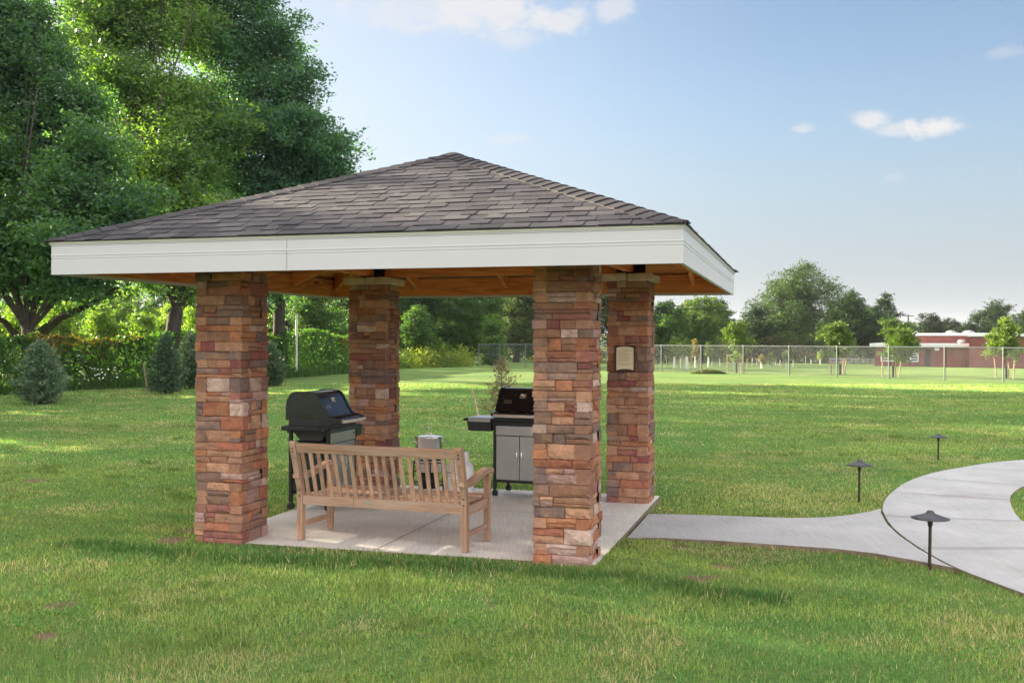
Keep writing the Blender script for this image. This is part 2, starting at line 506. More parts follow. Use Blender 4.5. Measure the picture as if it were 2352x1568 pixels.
# ------------------------------------------------------------------ ground
def build_ground():
    xs = np.concatenate([[-900, -500, -250, -140, -90], np.linspace(-60, -10, 26), np.linspace(-9.75, 3.75, 55), np.linspace(4, 80, 39), [110, 160, 260, 500, 900]])
    ys = np.concatenate([[-300, -100, -30], np.linspace(0, 4, 3), np.linspace(4.25, 12.75, 35), np.linspace(13, 130, 59), [160, 200, 260, 350, 600, 1100, 1800]])
    X, Y = np.meshgrid(xs, ys)
    Z = gzn(X, Y)
    V = np.stack([X, Y, Z], -1).reshape(-1, 3)
    nx = len(xs); F = []
    for j in range(len(ys)-1):
        for i in range(nx-1):
            a = j*nx+i; F.append((a, a+1, a+nx+1, a+nx))
    me = bpy.data.meshes.new('lawn'); me.from_pydata(V.tolist(), [], F)
    me.polygons.foreach_set('use_smooth', [True]*len(F))
    tag(link('lawn', me, M['ground']), 'wide mown green lawn sloping gently away beyond the wire fence', 'lawn', kind='structure')
build_ground()

def slab(name, poly, top, mat, label, joints=(), bev=.012):
    b = MB()
    n = len(poly)
    A = sum(poly[i][0]*poly[(i+1) % n][1]-poly[(i+1) % n][0]*poly[i][1] for i in range(n))
    if A < 0: poly = poly[::-1]
    bm = bmesh.new()
    vs = [bm.verts.new((x, y, top)) for x, y in poly]
    f = bm.faces.new(vs)
    r = bmesh.ops.inset_region(bm, faces=[f], thickness=bev, depth=0)
    for v in vs: v.co.z = top - bev*.7
    ed = [e for e in bm.edges if e.is_boundary]
    ex = bmesh.ops.extrude_edge_only(bm, edges=ed)
    for g in ex['geom']:
        if isinstance(g, bmesh.types.BMVert): g.co.z = -.15
    bmesh.ops.triangulate(bm, faces=[q for q in bm.faces if len(q.verts) > 4])
    bmesh.ops.recalc_face_normals(bm, faces=bm.faces[:])
    bm.verts.index_update()
    bm.normal_update()
    b.add([v.co.copy() for v in bm.verts], [[v.index for v in q.verts] for q in bm.faces])
    b.mi = [2 if abs(q.normal.z) < .3 else 0 for q in bm.faces]
    bm.free()
    for (p, q, w) in joints:
        p = Vector((*p, 0)); q = Vector((*q, 0)); d = (q-p).normalized(); s = Vector((-d.y, d.x, 0))*w/2
        b.add([(p+s)+Vector((0, 0, top+.003)), (p-s)+Vector((0, 0, top+.003)), (q-s)+Vector((0, 0, top+.003)), (q+s)+Vector((0, 0, top+.003))], [(0, 1, 2, 3)], 1)
    return tag(b.build(name, [mat, M['joint'], M['slab_edge']]), label, 'slab', kind='structure')
slab('patio_slab', PAD, PADZ, M['concrete'], 'brushed concrete patio under the shelter',
     [(W(-2.6, .87), W(-2.6, 4.48), .011), (W(-4.21, 2.98), W(-.78, 2.98), .007)])
slab('path', CONN, .05, M['concrete2'], 'short concrete path from the patio to the curved walk')
wj = [((2050,333),(2352,352)), ((1780,390),(2340,432)), ((1605,472),(2275,515)), ((1555,607),(2335,638)), ((1775,792),(2900,792)), ((2352,1030),(3400,1010))]
slab('curved_walk', WALK, zw, M['concrete2'], 'curved pale concrete walk at the right',
     [(G(*Z7(*a), zw), G(*Z7(*b), zw), .014) for a, b in wj])

# ------------------------------------------------------------------ shelter
shelter = empty('picnic_shelter', (PX, PY, 0), PYAW, label='open picnic shelter with stone columns and a grey shingled hip roof', cat='shelter')
PAL = [(_a*.98, _b*1.03, _c*1.20) for _a, _b, _c in [(.40, .20, .115), (.43, .17, .08), (.33, .155, .09), (.23, .13, .09), (.26, .16, .125), (.25, .075, .065), (.44, .26, .21), (.54, .36, .27), (.19, .12, .10), (.37, .13, .07), (.45, .23, .13), (.31, .115, .085)]]
PW = [5, 4, 4, 3, 3, 1.6, 2.5, 1.6, 2, 3, 4, 2]
def stone_block(b, M4, x0, x1, z0, z1, depth, out, col, rs):
    """rough-faced stone: local x along the face, y outwards, z up"""
    g = .0010
    x0 += g; x1 -= g; z0 += g; z1 -= g
    L, Hh = x1-x0, z1-z0
    nu = max(2, int(L/.035)); nv = max(2, int(Hh/.022))
    r = min(.006, Hh*.16)
    vs = []; fs = []
    ph = [rs.uniform(0, 6.3) for _ in range(4)]
    tilt = rs.uniform(-.007, .007); tl2 = rs.uniform(-.006, .006)
    for j in range(nv+1):
        for i in range(nu+1):
            s, t = i/nu, j/nv
            edge = (i in (0, nu)) or (j in (0, nv))
            x = x0 + r*.6 + (L-1.2*r)*s; z = z0 + r*.6 + (Hh-1.2*r)*t
            if not edge: x += rs.uniform(-.004, .004); z += rs.uniform(-.002, .002)
            y = out + tilt*(s-.5)*2 + tl2*(t-.5)*2 + .004*math.sin(x*38+ph[0]) + .003*math.sin(z*60+ph[1]+x*20) + rs.uniform(-.0022, .0022)
            if edge: y -= r*rs.uniform(.4, 1.3)
            vs.append((x, y, z))
    for j in range(nv):
        for i in range(nu):
            a = j*(nu+1)+i; fs.append((a, a+nu+1, a+nu+2, a+1))
    ring = [i for i in range(nu+1)] + [(j)*(nu+1)+nu for j in range(1, nv+1)] + [nv*(nu+1)+i for i in range(nu-1, -1, -1)] + [j*(nu+1) for j in range(nv-1, 0, -1)]
    def outer(p, y):
        s = (p[0]-x0)/L; t = (p[2]-z0)/Hh
        X = x0 if s < .5*r/L*2 else (x1 if s > 1-r/L else p[0]); Z = z0 if t < r/Hh else (z1 if t > 1-r/Hh else p[2])
        return (X, y, Z)
    n0 = len(vs)
    for k in ring: vs.append(outer(vs[k], min(vs[k][1], out)-r*1.2))
    n1 = len(vs)
    for k in range(len(ring)): q = vs[n0+k]; vs.append((q[0], out-depth, q[2]))
    m = len(ring)
    for k in range(m):
        k2 = (k+1) % m
        fs.append((ring[k], ring[k2], n0+k2, n0+k)); fs.append((n0+k, n0+k2, n1+k2, n1+k))
    b.add([M4 @ Vector(v) for v in vs], fs, 0, col)
def stone_column(cx, cy, seed, ztop):
    rs = random.Random(seed)
    b = MB()
    h = CA/2
    b.box((cx, cy, ztop/2-.02), (CA-.058, CA-.058, ztop+.02), mi=1)
    faces = [Matrix.Translation((cx, cy, 0)) @ Matrix.Rotation(k*PI/2, 4, 'Z') @ Matrix.Rotation(PI, 4, 'Z') for k in range(4)]
    z = -.03; par = 0
    while z < ztop-.001:
        Hr = rs.choice([.055, .07, .085, .1, .12, .08])
        if ztop - z - Hr < .04: Hr = ztop - z
        par ^= (1 if rs.random() < .8 else 0)
        rowoff = rs.uniform(-.004, .004)
        for k in range(4):
            full = (k % 2) == par
            lim = h+.004+rowoff if full else h-.100
            x = -lim
            while x < lim-1e-4:
                Lx = rs.choice([.10, .14, .2, .26, .17, .3]) * (1.25 if Hr > .09 else 1)
                if lim - x - Lx < .06: Lx = lim - x
                base = rs.choices(PAL, PW)[0]
                out = h + rowoff + rs.uniform(-.006, .009)
                def cc(): 
                    q = rs.uniform(.82, 1.18); base2 = base if rs.random() < .6 else rs.choices(PAL, PW)[0]
                    return tuple(c*q for c in base2)+(1,)
                if Hr > .07 and rs.random() < .46:
                    zc = z + Hr*rs.choice([.35, .5, .62])
                    stone_block(b, faces[k], x, x+Lx, z, zc, .115, out, cc(), rs)
                    if rs.random() < .35 and Lx > .15:
                        xm = x+Lx*rs.uniform(.35, .65)
                        stone_block(b, faces[k], x, xm, zc, z+Hr, .115, out+rs.uniform(-.005, .005), cc(), rs)
                        stone_block(b, faces[k], xm, x+Lx, zc, z+Hr, .115, out+rs.uniform(-.005, .005), cc(), rs)
                    else:
                        stone_block(b, faces[k], x, x+Lx, zc, z+Hr, .115, out+rs.uniform(-.006, .006), cc(), rs)
                else:
                    stone_block(b, faces[k], x, x+Lx, z, z+Hr, .115, out, cc(), rs)
                x += Lx
        z += Hr
    return b.build('column', [M['stone'], M['mortar']], shelter)
CAPZ = 2.42
colc = [(-OV-CA/2, OV+CA/2), (-RW+OV+CA/2, OV+CA/2), (-OV-CA/2, RD-OV-CA/2), (-RW+OV+CA/2, RD-OV-CA/2)]
for i, (cx, cy) in enumerate(colc):
    c = stone_column(cx, cy, 20+i, CAPZ)
    b = MB()
    rs = random.Random(i)
    for sgn in (-1, 1):      # two slabs with a rough edge
        b.box((cx+sgn*.139, cy, CAPZ+.041), (.272, .555, .08), bev=.02)
    cp = b.build('cap_stone', M['cap'], c)
    # rough the edge
    for v in cp.data.vertices:
        v.co += Vector((rs.uniform(-.006, .006), rs.uniform(-.006, .006), rs.uniform(-.004, .004)))
    b = MB()
    t = .008
    b.box((cx, cy, CAPZ+.088), (.30, .13, t))
    for sx in (-1, 1): b.box((cx, cy+sx*.055, CAPZ+.145), (.30, t, .12))
    for sx in (-1, 1): b.box((cx+sx*.055, cy, CAPZ+.1475), (t, .26, .11))
    for sx in (-1, 1):
        for kx in (-.1, .1):
            b.lathe([(0, -.066), (.011, -.066), (.011, -.058), (.0, -.058)] if sx < 0 else [(0, .066), (.011, .066), (.011, .058), (0, .058)],
                    (cx+kx, cy, CAPZ+.145), 8, M=Matrix.Rotation(-PI/2, 3, 'X'))
    b.build('bracket', M['black'], c)
# beams over the columns
BZ0 = CAPZ+.095
xL, xR = colc[1][0], colc[0][0]; yF, yB = colc[0][1], colc[2][1]
for y in (yF, yB): MB().box(((xL+xR)/2, y, BZ0+.11), (xR-xL+.24, .089, .22), bev=.003).build('beam', M['pineX'], shelter)
for x in (xL, xR): MB().box((x, (yF+yB)/2, BZ0+.112), (.089, yB-yF-.095, .216), bev=.003).build('beam', M['pineY'], shelter)
# fascia boards: a swept profile with mitred corners
prof = [(-.03, -.0), (.0, -.0), (.0, .118), (-.0035, .121), (-.0035, .124), (.0, .127), (.0, .146), (.003, .150), (.003, .156), (.0, .16), (.0, .232), (.006, .233), (.007, .262), (-.03, .262)]
corners = [(-RW, 0), (0, 0), (0, RD), (-RW, RD)]
outd = [(-1, -1), (1, -1), (1, 1), (-1, 1)]
def rim(name, prof, mat, z0, mats=None):
    for k in range(4):
        b = MB(); (x0, y0), (x1, y1) = corners[k], corners[(k+1) % 4]
        o0, o1 = outd[k], outd[(k+1) % 4]
        n = len(prof)
        vs = [(x0+o0[0]*p, y0+o0[1]*p, z0+z) for p, z in prof] + [(x1+o1[0]*p, y1+o1[1]*p, z0+z) for p, z in prof]
        fs = [(i, (i+1) % n, (i+1) % n+n, i+n) for i in range(n)]
        b.add(vs, fs)
        b.add(vs[:n], [list(range(n))[::-1]]); b.add(vs[n:], [list(range(n))])
        o = b.build(name, mat[k % len(mat)] if isinstance(mat, list) else mat, shelter)
        yield o
fas = list(rim('fascia_board', prof, M['white'], Z1))
list(rim('sub_fascia', [(-.071, .026), (-.033, .026), (-.033, .235), (-.071, .235)], [M['pineX'], M['pineY']], Z1))
drips = list(rim('drip_edge', [(-.01, .262), (.010, .244), (.0125, .244), (.0125, .268), (-.01, .274)], M['drip'], Z1))
b = MB()   # butt joint and nail heads on the front board
b.box((-2.95, -.0006, Z1+.12), (.002, .002, .225)); b.build('butt_joint', M['bronze'], fas[0])
for x in np.arange(-4.7, 0, .55):
    b = MB(); b.lathe([(0, -.0015), (.003, -.0015), (.003, 0)], (x+random.uniform(-.1, .1), 0, Z1+.055), 6, M=Matrix.Rotation(PI/2, 3, 'X')); b.build('nail', M['bronze'], fas[0])
# rafters and deck
pitch = (ZA-Z2)/(RW/2)
AX, AY = -RW/2, RD/2
def roofz(d, off=0.): return Z2 - .02 + pitch*d + off        # d = distance in from the eave
RT, RH = .045, .16
def rafter(p_out, p_in, mat):
    (x0, y0, z0), (x1, y1, z1) = p_out, p_in
    d = Vector((x1-x0, y1-y0, 0)); L = d.length; d.normalize(); s = Vector((-d.y, d.x, 0))*RT/2
    b = MB(); vs = []
    for P in (Vector(p_out), Vector(p_in)):
        for q in (-1, 1):
            for hh in (-RH, 0): vs.append(P + s*q + Vector((0, 0, hh)))
    b.add(vs, [(0, 1, 3, 2), (4, 6, 7, 5), (0, 4, 5, 1), (2, 3, 7, 6), (0, 2, 6, 4), (1, 5, 7, 3)])
    b.build('rafter', mat, shelter)
for f in (.09, .30, .535, .765):
    for side in range(4):
        if side in (0, 2):
            x = -RW*f if side == 0 else -RW*f; d = min(-x, RW+x) - .04
            d = d*RD/RW
            y0 = .073 if side == 0 else RD-.073; y1 = d if side == 0 else RD-d
            p = (ZA-Z2)/(RD/2)
            rafter((x, y0, Z2-.035+p*.073), (x, y1, Z2-.035+p*d), M['pineY'])
        else:
            y = RD*f; d = (min(y, RD-y)-.04)*RW/RD
            x0 = -.073 if side == 1 else -RW+.073; x1 = -d if side == 1 else -RW+d
            p = (ZA-Z2)/(RW/2)
            rafter((x0, y, Z2-.035+p*.073), (x1, y, Z2-.035+p*d), M['pineX'])
for (cx, cy) in corners:
    q = .972
    b = MB()
    p0 = Vector((cx+(AX-cx)*(1-q), cy+(AY-cy)*(1-q), Z2-.04+(ZA-Z2)*(1-q))); p1 = Vector((cx+(AX-cx)*.985, cy+(AY-cy)*.985, Z2-.04+(ZA-Z2)*.985))
    rafter(p0, p1, M['pineY'])
# deck (wooden underside)
b = MB()
for k in range(4):
    (x0, y0), (x1, y1) = corners[k], corners[(k+1) % 4]
    for z, fl in ((-.030, 1), (-.004, 0)):
        vs = [(x0, y0, Z2+z), (x1, y1, Z2+z), (AX, AY, ZA+z)]
        b.add(vs, [(0, 2, 1) if fl else (0, 1, 2)])
b.build('roof_deck', M['deckw'], shelter)

# shingles
roof = MB()
SPAL = [(.052, .048, .057), (.040, .037, .046), (.064, .060, .067), (.032, .030, .037), (.074, .069, .073), (.047, .044, .052)]
rs = random.Random(3)
def clip(poly, a, b_, c):
    out = []
    for i in range(len(poly)):
        p, q = poly[i], poly[(i+1) % len(poly)]
        dp = a*p[0]+b_*p[1]+c; dq = a*q[0]+b_*q[1]+c
        if dp >= 0: out.append(p)
        if (dp >= 0) != (dq >= 0):
            t = dp/(dp-dq); out.append((p[0]+(q[0]-p[0])*t, p[1]+(q[1]-p[1])*t))
    return out
EXP = .135
for k in range(4):
    (x0, y0), (x1, y1) = corners[k], corners[(k+1) % 4]
    P0 = Vector((x0, y0, Z2)); P1 = Vector((x1, y1, Z2)); A = Vector((AX, AY, ZA))
    U = (P1-P0); L = U.length; U.normalize()
    mid = (P0+P1)/2; V = (A-mid); S = V.length; V.normalize(); N = U.cross(V)
    if N.z < 0: N = -N
    ov = .022
    kk = (L/2)/S
    v = -ov; row = 0
    while v < S:
        v1 = v+EXP
        u = -rs.uniform(0, .2) - .1
        hi = rs.random() < .5
        while u < L+.1:
            w = rs.choice([.11, .14, .17, .2, .22])
            poly = [(u+.002, v), (u+w-.002, v), (u+w-.002, min(v1, S)), (u+.002, min(v1, S))]
            poly = clip(poly, 1, -kk, ov*kk*1.6); poly = clip(poly, -1, -kk, L+ov*kk*1.6)
            if len(poly) >= 3:
                t0 = .0085 if hi else .0045
                q = rs.uniform(.85, 1.12)
                base = rs.choice(SPAL[:3] if not hi else SPAL)
                col = tuple(c*q for c in base)+(1,)
                dz = rs.uniform(-.001, .0015)
                top = [P0+U*a+V*bb+N*(.003+dz+t0*(1-.75*(bb-v)/EXP)) for a, bb in poly]
                bot = [P0+U*a+V*bb-N*.002 for a, bb in poly]
                m = len(poly)
                roof.add(top, [list(range(m))], 0, col)
                roof.add(top+bot, [(i, i+m, (i+1) % m+m, (i+1) % m) for i in range(m)], 0, tuple(c*.6 for c in col[:3])+(1,))
            u += w; hi = (not hi) if rs.random() < .8 else hi
        v = v1; row += 1
ro = roof.build('roof', M['shingle'], shelter)
for k in range(4):
    (x0, y0) = corners[k]; o = outd[k]
    P = Vector((x0+o[0]*.02, y0+o[1]*.02, Z2-.004)); A = Vector((AX, AY, ZA+.004))
    D = (A-P); L = D.length; D.normalize()
    s1 = Vector((-o[0], 0, 0)); s2 = Vector((0, -o[1], 0))
    b = MB(); t = 0; i = 0
    w = .14
    w0 = w
    def side(sv):   # direction lying in the neighbouring roof plane, square to the hip
        hdir = sv.copy()
        nrm = Vector((0, 0, 1))
        # plane of that slope contains hip D and the eave direction sv
        n_ = D.cross(hdir).normalized(); 
        q = n_.cross(D).normalized()
        if q.dot(hdir) < 0: q = -q
        return q
    q1, q2 = side(s1), side(s2)
    up = (Vector((0, 0, 1)) - D*D.z).normalized()
    while t < L:
        t1 = min(t+.135, L+.02)
        lift0 = .022+rs.uniform(-.001, .002); lift1 = .014
        q = rs.uniform(.8, 1.1); base = rs.choice(SPAL[:2]+[SPAL[5]])
        col = tuple(c*q*.85 for c in base)+(1,)
        sec = []
        for tt, lf in ((t, lift0), (t1, lift1)):
            C = P+D*tt; w = min(w0, .03+tt*.62)
            sec.append([C+q1*w+up*(lf-.006), C+q1*w*.5+up*lf, C+q1*.02+up*(lf+.003), C+q2*.02+up*(lf+.003), C+q2*w*.5+up*lf, C+q2*w+up*(lf-.006)])
        vs = sec[0]+sec[1]
        fs = [(a, a+6, a+7, a+1) for a in range(5)]
        b.add(vs, fs, 0, col)
        low = [p-up*.013 for p in sec[0]]
        b.add(sec[0]+low, [(a, a+1, a+7, a+6) for a in range(5)], 0, tuple(c*.6 for c in col[:3])+(1,))
        low1 = [p-up*.013 for p in sec[1]]
        b.add([sec[0][0], sec[1][0], low1[0], low[0], sec[0][5], sec[1][5], low1[5], low[5]], [(0, 1, 2, 3), (4, 7, 6, 5)], 0, col)
        t = t1 if t1 < L else L+1
        i += 1
    b.build('hip_cap', M['shingle'], ro)
b = MB(); b.lathe([(.0, .034), (.04, .032), (.10, .012), (.13, -.012)], (AX, AY, ZA-.012), 10, col=(.09, .08, .09, 1)); b.build('peak_cap', M['shingle'], ro)

# ------------------------------------------------------------------ plaque
def text_mesh(b, s, size, Mx, mi=0, align='CENTER', ext=.0):
    cu = bpy.data.curves.new('t', 'FONT'); cu.body = s; cu.size = size; cu.align_x = align; cu.resolution_u = 2; cu.extrude = ext
    o = bpy.data.objects.new('t', cu); COL.objects.link(o)
    bpy.context.view_layer.update()
    me = bpy.data.meshes.new_from_object(o.evaluated_get(bpy.context.evaluated_depsgraph_get()))
    b.add([Mx @ v.co for v in me.vertices], [list(p.vertices) for p in me.polygons], mi)
    bpy.data.objects.remove(o); bpy.data.curves.remove(cu); bpy.data.meshes.remove(me)
def build_plaque():
    cx, cy = colc[2]
    wx, wy = W(cx-.022, cy-CA/2-.020)
    zc = 1.8+(779-823)/2372*10.9
    r = empty('instruction_plaque', (wx, wy, zc), PYAW, label='brown framed cream plaque of grilling instructions on the far right column', cat='plaque')
    MB().box((0, 0, 0), (.225, .022, .275), bev=.005).build('frame', M['plaque'], r)
    b = MB(); hw = .091; top = []
    for i in range(11):
        s = -1+2*i/10; top.append((s*hw, .112+.014*(1-s*s)))
    bot = [(-(s)*hw, -.124+.014*(1-s*s)) for s in [-1+2*i/10 for i in range(11)]]
    Mx = Matrix.Rotation(PI/2, 4, 'X')
    b.prism(top+bot, .0115, .0165, M=Mx)
    pn = b.build('panel', M['cream'], r)
    b = MB(); T = Matrix.Translation((0, -.0175, 0)) @ Mx
    text_mesh(b, 'GRILLING INSTRUCTIONS', .0125, T @ Matrix.Translation((0, .078, 0)))
    lines = ['PROPERTY COOKING USE', 'ON LID VALVE TO OPEN AND ON.', '', 'CHECK THAT THE BURNER CONTROLS', 'ARE IN THE OFF POSITION.', '', 'TURN ON MAIN VALVE AT TANK', 'TO START THE GRILL & PREHEAT.', '', 'AFTER USE TURN OFF THE MAIN', 'VALVE AND BURNERS, CLEAN', 'THE GRILL.', '', 'GRILLING UTENSILS ARE AVAILABLE', 'PLEASE RETURN THEM AFTER USE.']
    y = .056
    for s in lines:
        if s: text_mesh(b, s, .0078, T @ Matrix.Translation((-.070, y, 0)), align='LEFT')
        y -= .0098 if s else .0065
    for sx in (-1, 1): b.box((sx*.026, -.0172, .102), (.0025, .0006, .016))
    b.box((0, -.0172, .096), (.045, .0006, .001))
    for sx in (-1, 1): b.box((sx*.080, -.0172, -.006), (.0008, .0006, .22))
    b.build('lettering', M['ink2'], pn)
build_plaque()

# ------------------------------------------------------------------ bench
def build_bench():
    x0, y0 = G(692, 1237, PADZ); x1, y1 = G(1068, 1266, PADZ)
    yaw = math.atan2(y1-y0, x1-x0); Ln = math.hypot(x1-x0, y1-y0)
    r = empty('garden_bench', ((x0+x1)/2, (y0+y1)/2, PADZ), yaw, label='weathered slatted teak bench seen from behind on the patio', cat='bench')
    hw = Ln/2
    HT = .86; SZ = .40; DP = .50
    def post_y(z): return 0 if z < SZ else -.13*(z-SZ)/(HT-SZ)
    for s in (-1, 1):
        b = MB()
        poly = [(.03, 0), (.03, SZ-.02), (-.09, HT-.02), (-.11, HT), (-.145, HT), (-.158, HT-.02), (-.03, SZ+.02), (-.03, 0)]
        b.prism(poly, -.026, .026, M=Matrix.Translation((s*hw, 0, 0)) @ Matrix(((0, 0, 1, 0), (1, 0, 0, 0), (0, 1, 0, 0), (0, 0, 0, 1))))
        bp = b.build('back_post', M['teakZ'], r)
        b = MB()
        for (yy, zz) in ((-.036, SZ-.02), (-.036, SZ+.03), (-.152, HT-.06), (-.145, HT-.09)):
            b = MB(); b.lathe([(0, .004), (.006, .004), (.006, -.004)], (s*hw, yy+.002, zz), 8, M=Matrix.Rotation(PI/2, 3, 'X')); b.build('plug', M['bronze'], bp)
        MB().box((s*hw, DP, .29), (.05, .052, .58), bev=.004).build('leg', M['teakZ'], r)
        # arm: curved
        b = MB()
        pts = [(-.09, .555), (.0, .545), (.12, .55), (.25, .575), (.38, .605), (.48, .615), (.56, .605), (.585, .585)]
        th = .034
        upv = [(y, z+th/2) for y, z in pts]; dn = [(y, z-th/2-.01*(1 if 0 < i < 6 else 0)) for i, (y, z) in enumerate(pts)][::-1]
        b.prism(upv+dn, -.03, .03, M=Matrix.Translation((s*hw, 0, 0)) @ Matrix(((0, 0, 1, 0), (1, 0, 0, 0), (0, 1, 0, 0), (0, 0, 0, 1))))
        b.build('armrest', M['teakY'], r)
        MB().box((s*hw, DP/2, .125), (.028, DP-.056, .05), bev=.003).build('stretcher', M['teakY'], r)
        MB().box((s*hw, DP/2, SZ-.075), (.030, DP-.056, .075), bev=.003).build('side_rail', M['teakY'], r)
    MB().box((0, DP, SZ-.065), (Ln-.054, .03, .08), bev=.003).build('front_rail', M['teakX'], r)
    MB().box((0, -.004, SZ-.055), (Ln-.054, .034, .082), bev=.003).build('rear_rail', M['teakX'], r)
    # top rail follows the lean
    a = math.atan(.13/(HT-SZ))
    b = MB(); b.box((0, -.118, HT-.058), (Ln-.054, .036, .078), rot=(a, 0, 0), bev=.008); b.build('top_rail', M['teakX'], r)
    n = 19
    for i in range(n):
        x = -hw+.075+(Ln-.15)*i/(n-1)
        z0, z1 = SZ-.02, HT-.09
        c = Vector((x, (post_y(z0+.03)+post_y(z1))/2, (z0+z1)/2))
        MB().box(c, (.034, .016, (z1-z0)/math.cos(a)), rot=(a, 0, 0), bev=.003).build('back_slat', M['teakZ'], r)
    for i in range(7):
        y = .045+i*.079
        z = SZ-.022+.012*abs((i-3)/3)**2
        MB().box((0, y, z), (Ln-.056 if i < 6 else Ln-.056, .062, .02), bev=.004).build('seat_slat', M['teakX'], r)
    MB().box((-.11, -.0225, SZ-.05), (.06, .002, .022)).build('maker_plate', M['badge'], r)
    b = MB(); b.box((-.245, -.0222, SZ-.055), (.0022, .001, .078)); b.build('crack', M['bronze'], r)
build_bench()

# ------------------------------------------------------------------ grills
def caster(b, x, y, r=.034, tw=True):
    for s in (-1, 1):
        b.lathe([(0, s*.008), (r*.5, s*.006), (r, s*.008), (r, s*.022), (r*.8, s*.026), (0, s*.024)], (x, y, r), 18, M=Matrix.Rotation(PI/2, 3, 'Y'))
    b.box((x, y, r*2-.005), (.02, .03, .03), bev=.005)
def build_grill(name, loc, yaw, label, kind):
    """local: front faces -y, x across, origin on the floor at the middle of the cart"""
    r = empty(name, loc, yaw, label=label, cat='grill')
    W2, D2 = .31, .225
    zt = .75
    # cart legs + casters
    for sx in (-1, 1):
        for sy in (-1, 1):
            b = MB(); b.box((sx*(W2-.015), sy*(D2-.015), (zt+.06)/2+.03), (.034, .034, zt-.03), bev=.004); l = b.build('leg', M['black'], r)
            b = MB(); caster(b, sx*(W2-.015), sy*(D2-.015)); b.build('caster', M['plastic'], l)
    b = MB(); b.box((0, 0, .165), (2*W2-.07, 2*D2-.04, .03), bev=.004); b.build('bottom_shelf', M['black'], r)
    for s in (-1, 1):
        b = MB(); b.box((s*(W2-.014), 0, .435), (.012, 2*D2-.066, .50)); 
        for k in range(3): b.box((s*(W2-.006), -.03, .22+k*.035), (.014, .12, .012), rot=(0, .5*s, 0), bev=.004)
        b.build('side_panel', M['enamel'], r)
    b = MB(); b.box((0, D2-.01, .435), (2*W2-.066, .01, .50)); b.build('back_panel', M['black'], r)
    for s in (-1, 1):
        b = MB(); b.box((s*.1385, -D2+.002, .425), (.271, .016, .48), bev=.004); d = b.build('door', M['steel'], r)
        b = MB(); x = s*.028
        b.tube([(x, -D2-.006, .37), (x, -D2-.03, .375), (x, -D2-.032, .39), (x, -D2-.032, .49), (x, -D2-.03, .505), (x, -D2-.006, .51)], .0055, 8)
        b.build('handle', M['bright'], d)
    b = MB(); b.box((0, -D2+.001, .725), (.556, .02, .105), bev=.004); pn = b.build('control_panel', M['steel'], r)
    # firebox
    b = MB()
    zb = .78
    fx = W2-.015
    pr = [(-.235, .83), (-.20, .80), (-.13, .70), (.10, .70), (.20, .80), (.235, .86), (.235, .93), (-.235, .90)]
    Mx = Matrix(((0, 0, 1, 0), (1, 0, 0, 0), (0, 1, 0, 0), (0, 0, 0, 1)))
    b.prism(pr, -fx, fx, M=Mx); b.build('firebox', M['cast'], r)
    # lid: end caps (cast) and a curved enamel shroud between
    lid = empty('lid'); lid.parent = r
    prof = [(.245, .915), (.262, .96), (.262, 1.04), (.25, 1.10), (.21, 1.165), (.16, 1.185), (.02, 1.19), (-.035, 1.182), (-.07, 1.16), (-.10, 1.12), (-.165, 1.005), (-.20, .955), (-.215, .94), (-.31, .925), (-.325, .905), (-.31, .89), (-.24, .88)]
    capp = [(.27, .905)] + [(y*1.0+(.008 if y > 0 else -.006), z+.008) for y, z in prof[1:13]] + [(-.335, .925), (-.345, .905), (-.33, .885), (-.24, .872)]
    for s in (-1, 1):
        b = MB(); b.prism(capp, s*(W2-.032)-.016, s*(W2-.032)+.016, M=Mx)
        b.build('lid_end', M['enamel'], lid)
    b = MB(); vs = []; fs = []
    n = len(prof)
    for x in (-W2+.05, W2-.05):
        vs += [(x, y, z) for y, z in prof]
    b.add(vs, [(i, i+1, i+1+n, i+n) for i in range(n-1)], smooth=False)
    b.add([(x, y, z-.004) for x, y, z in vs], [(i, i+n, i+1+n, i+1) for i in range(n-1)])
    b.build('lid_shroud', M['enamel'], lid)
    b = MB()
    hp = [(x, -.352-.028*(1-(x/(W2-.05))**2), .897) for x in np.linspace(-W2+.05, W2-.05, 60)]
    b.tube(hp, [.017 + (.0016 if i % 2 and kind == 'B' else 0) for i in range(60)], 12)
    b.build('lid_handle', M['handle'], lid)
    # thermometer & badge lie on the sloping front of the lid (from (-.10,1.12) to (-.165,1.005))
    d = Vector((0, -.065, -.115)).normalized(); nrm = Vector((0, -.115, .065)).normalized(); 
    def front(x, t, lift=.0):
        base = Vector((x, -.10, 1.12)) + d*t + nrm*lift
        R3 = Matrix((Vector((1, 0, 0)), -d, nrm)).transposed()
        return Matrix.Translation(base) @ R3.to_4x4()
    b = MB(); T = front(0, .022, .004)
    b.box(T.translation, (.074, .056, .010), rot=T.to_3x3(), bev=.005)
    th = b.build('thermometer', M['badge'], lid)
    b = MB(); T2 = T @ Matrix.Translation((0, 0, .006))
    b.lathe([(.021, .0), (.021, .003), (.017, .003), (.017, .001), (.0, .001)], T2.translation, 20, M=T2.to_3x3()); b.build('dial', M['bright'], th)
    b = MB(); T = front(-.17, .095, .002)
    for (x, y, sx, sy) in ((0, .017, .086, .003), (0, -.017, .086, .003), (-.0415, 0, .003, .031), (.0415, 0, .003, .031)):
        b.box((T @ Matrix.Translation((x, y, 0))).translation, (sx, sy, .003), rot=T.to_3x3())
    text_mesh(b, 'weber', .026, T @ Matrix.Translation((-.008, -.007, .0015)))
    b.lathe([(0, .003), (.006, .003), (.006, 0)], (T @ Matrix.Translation((.031, .002, 0))).translation, 10, M=T.to_3x3())
    b.box((T @ Matrix.Translation((.031, -.009, .001))).translation, (.002, .012, .002), rot=T.to_3x3())
    b.build('badge', M['badge'], lid)
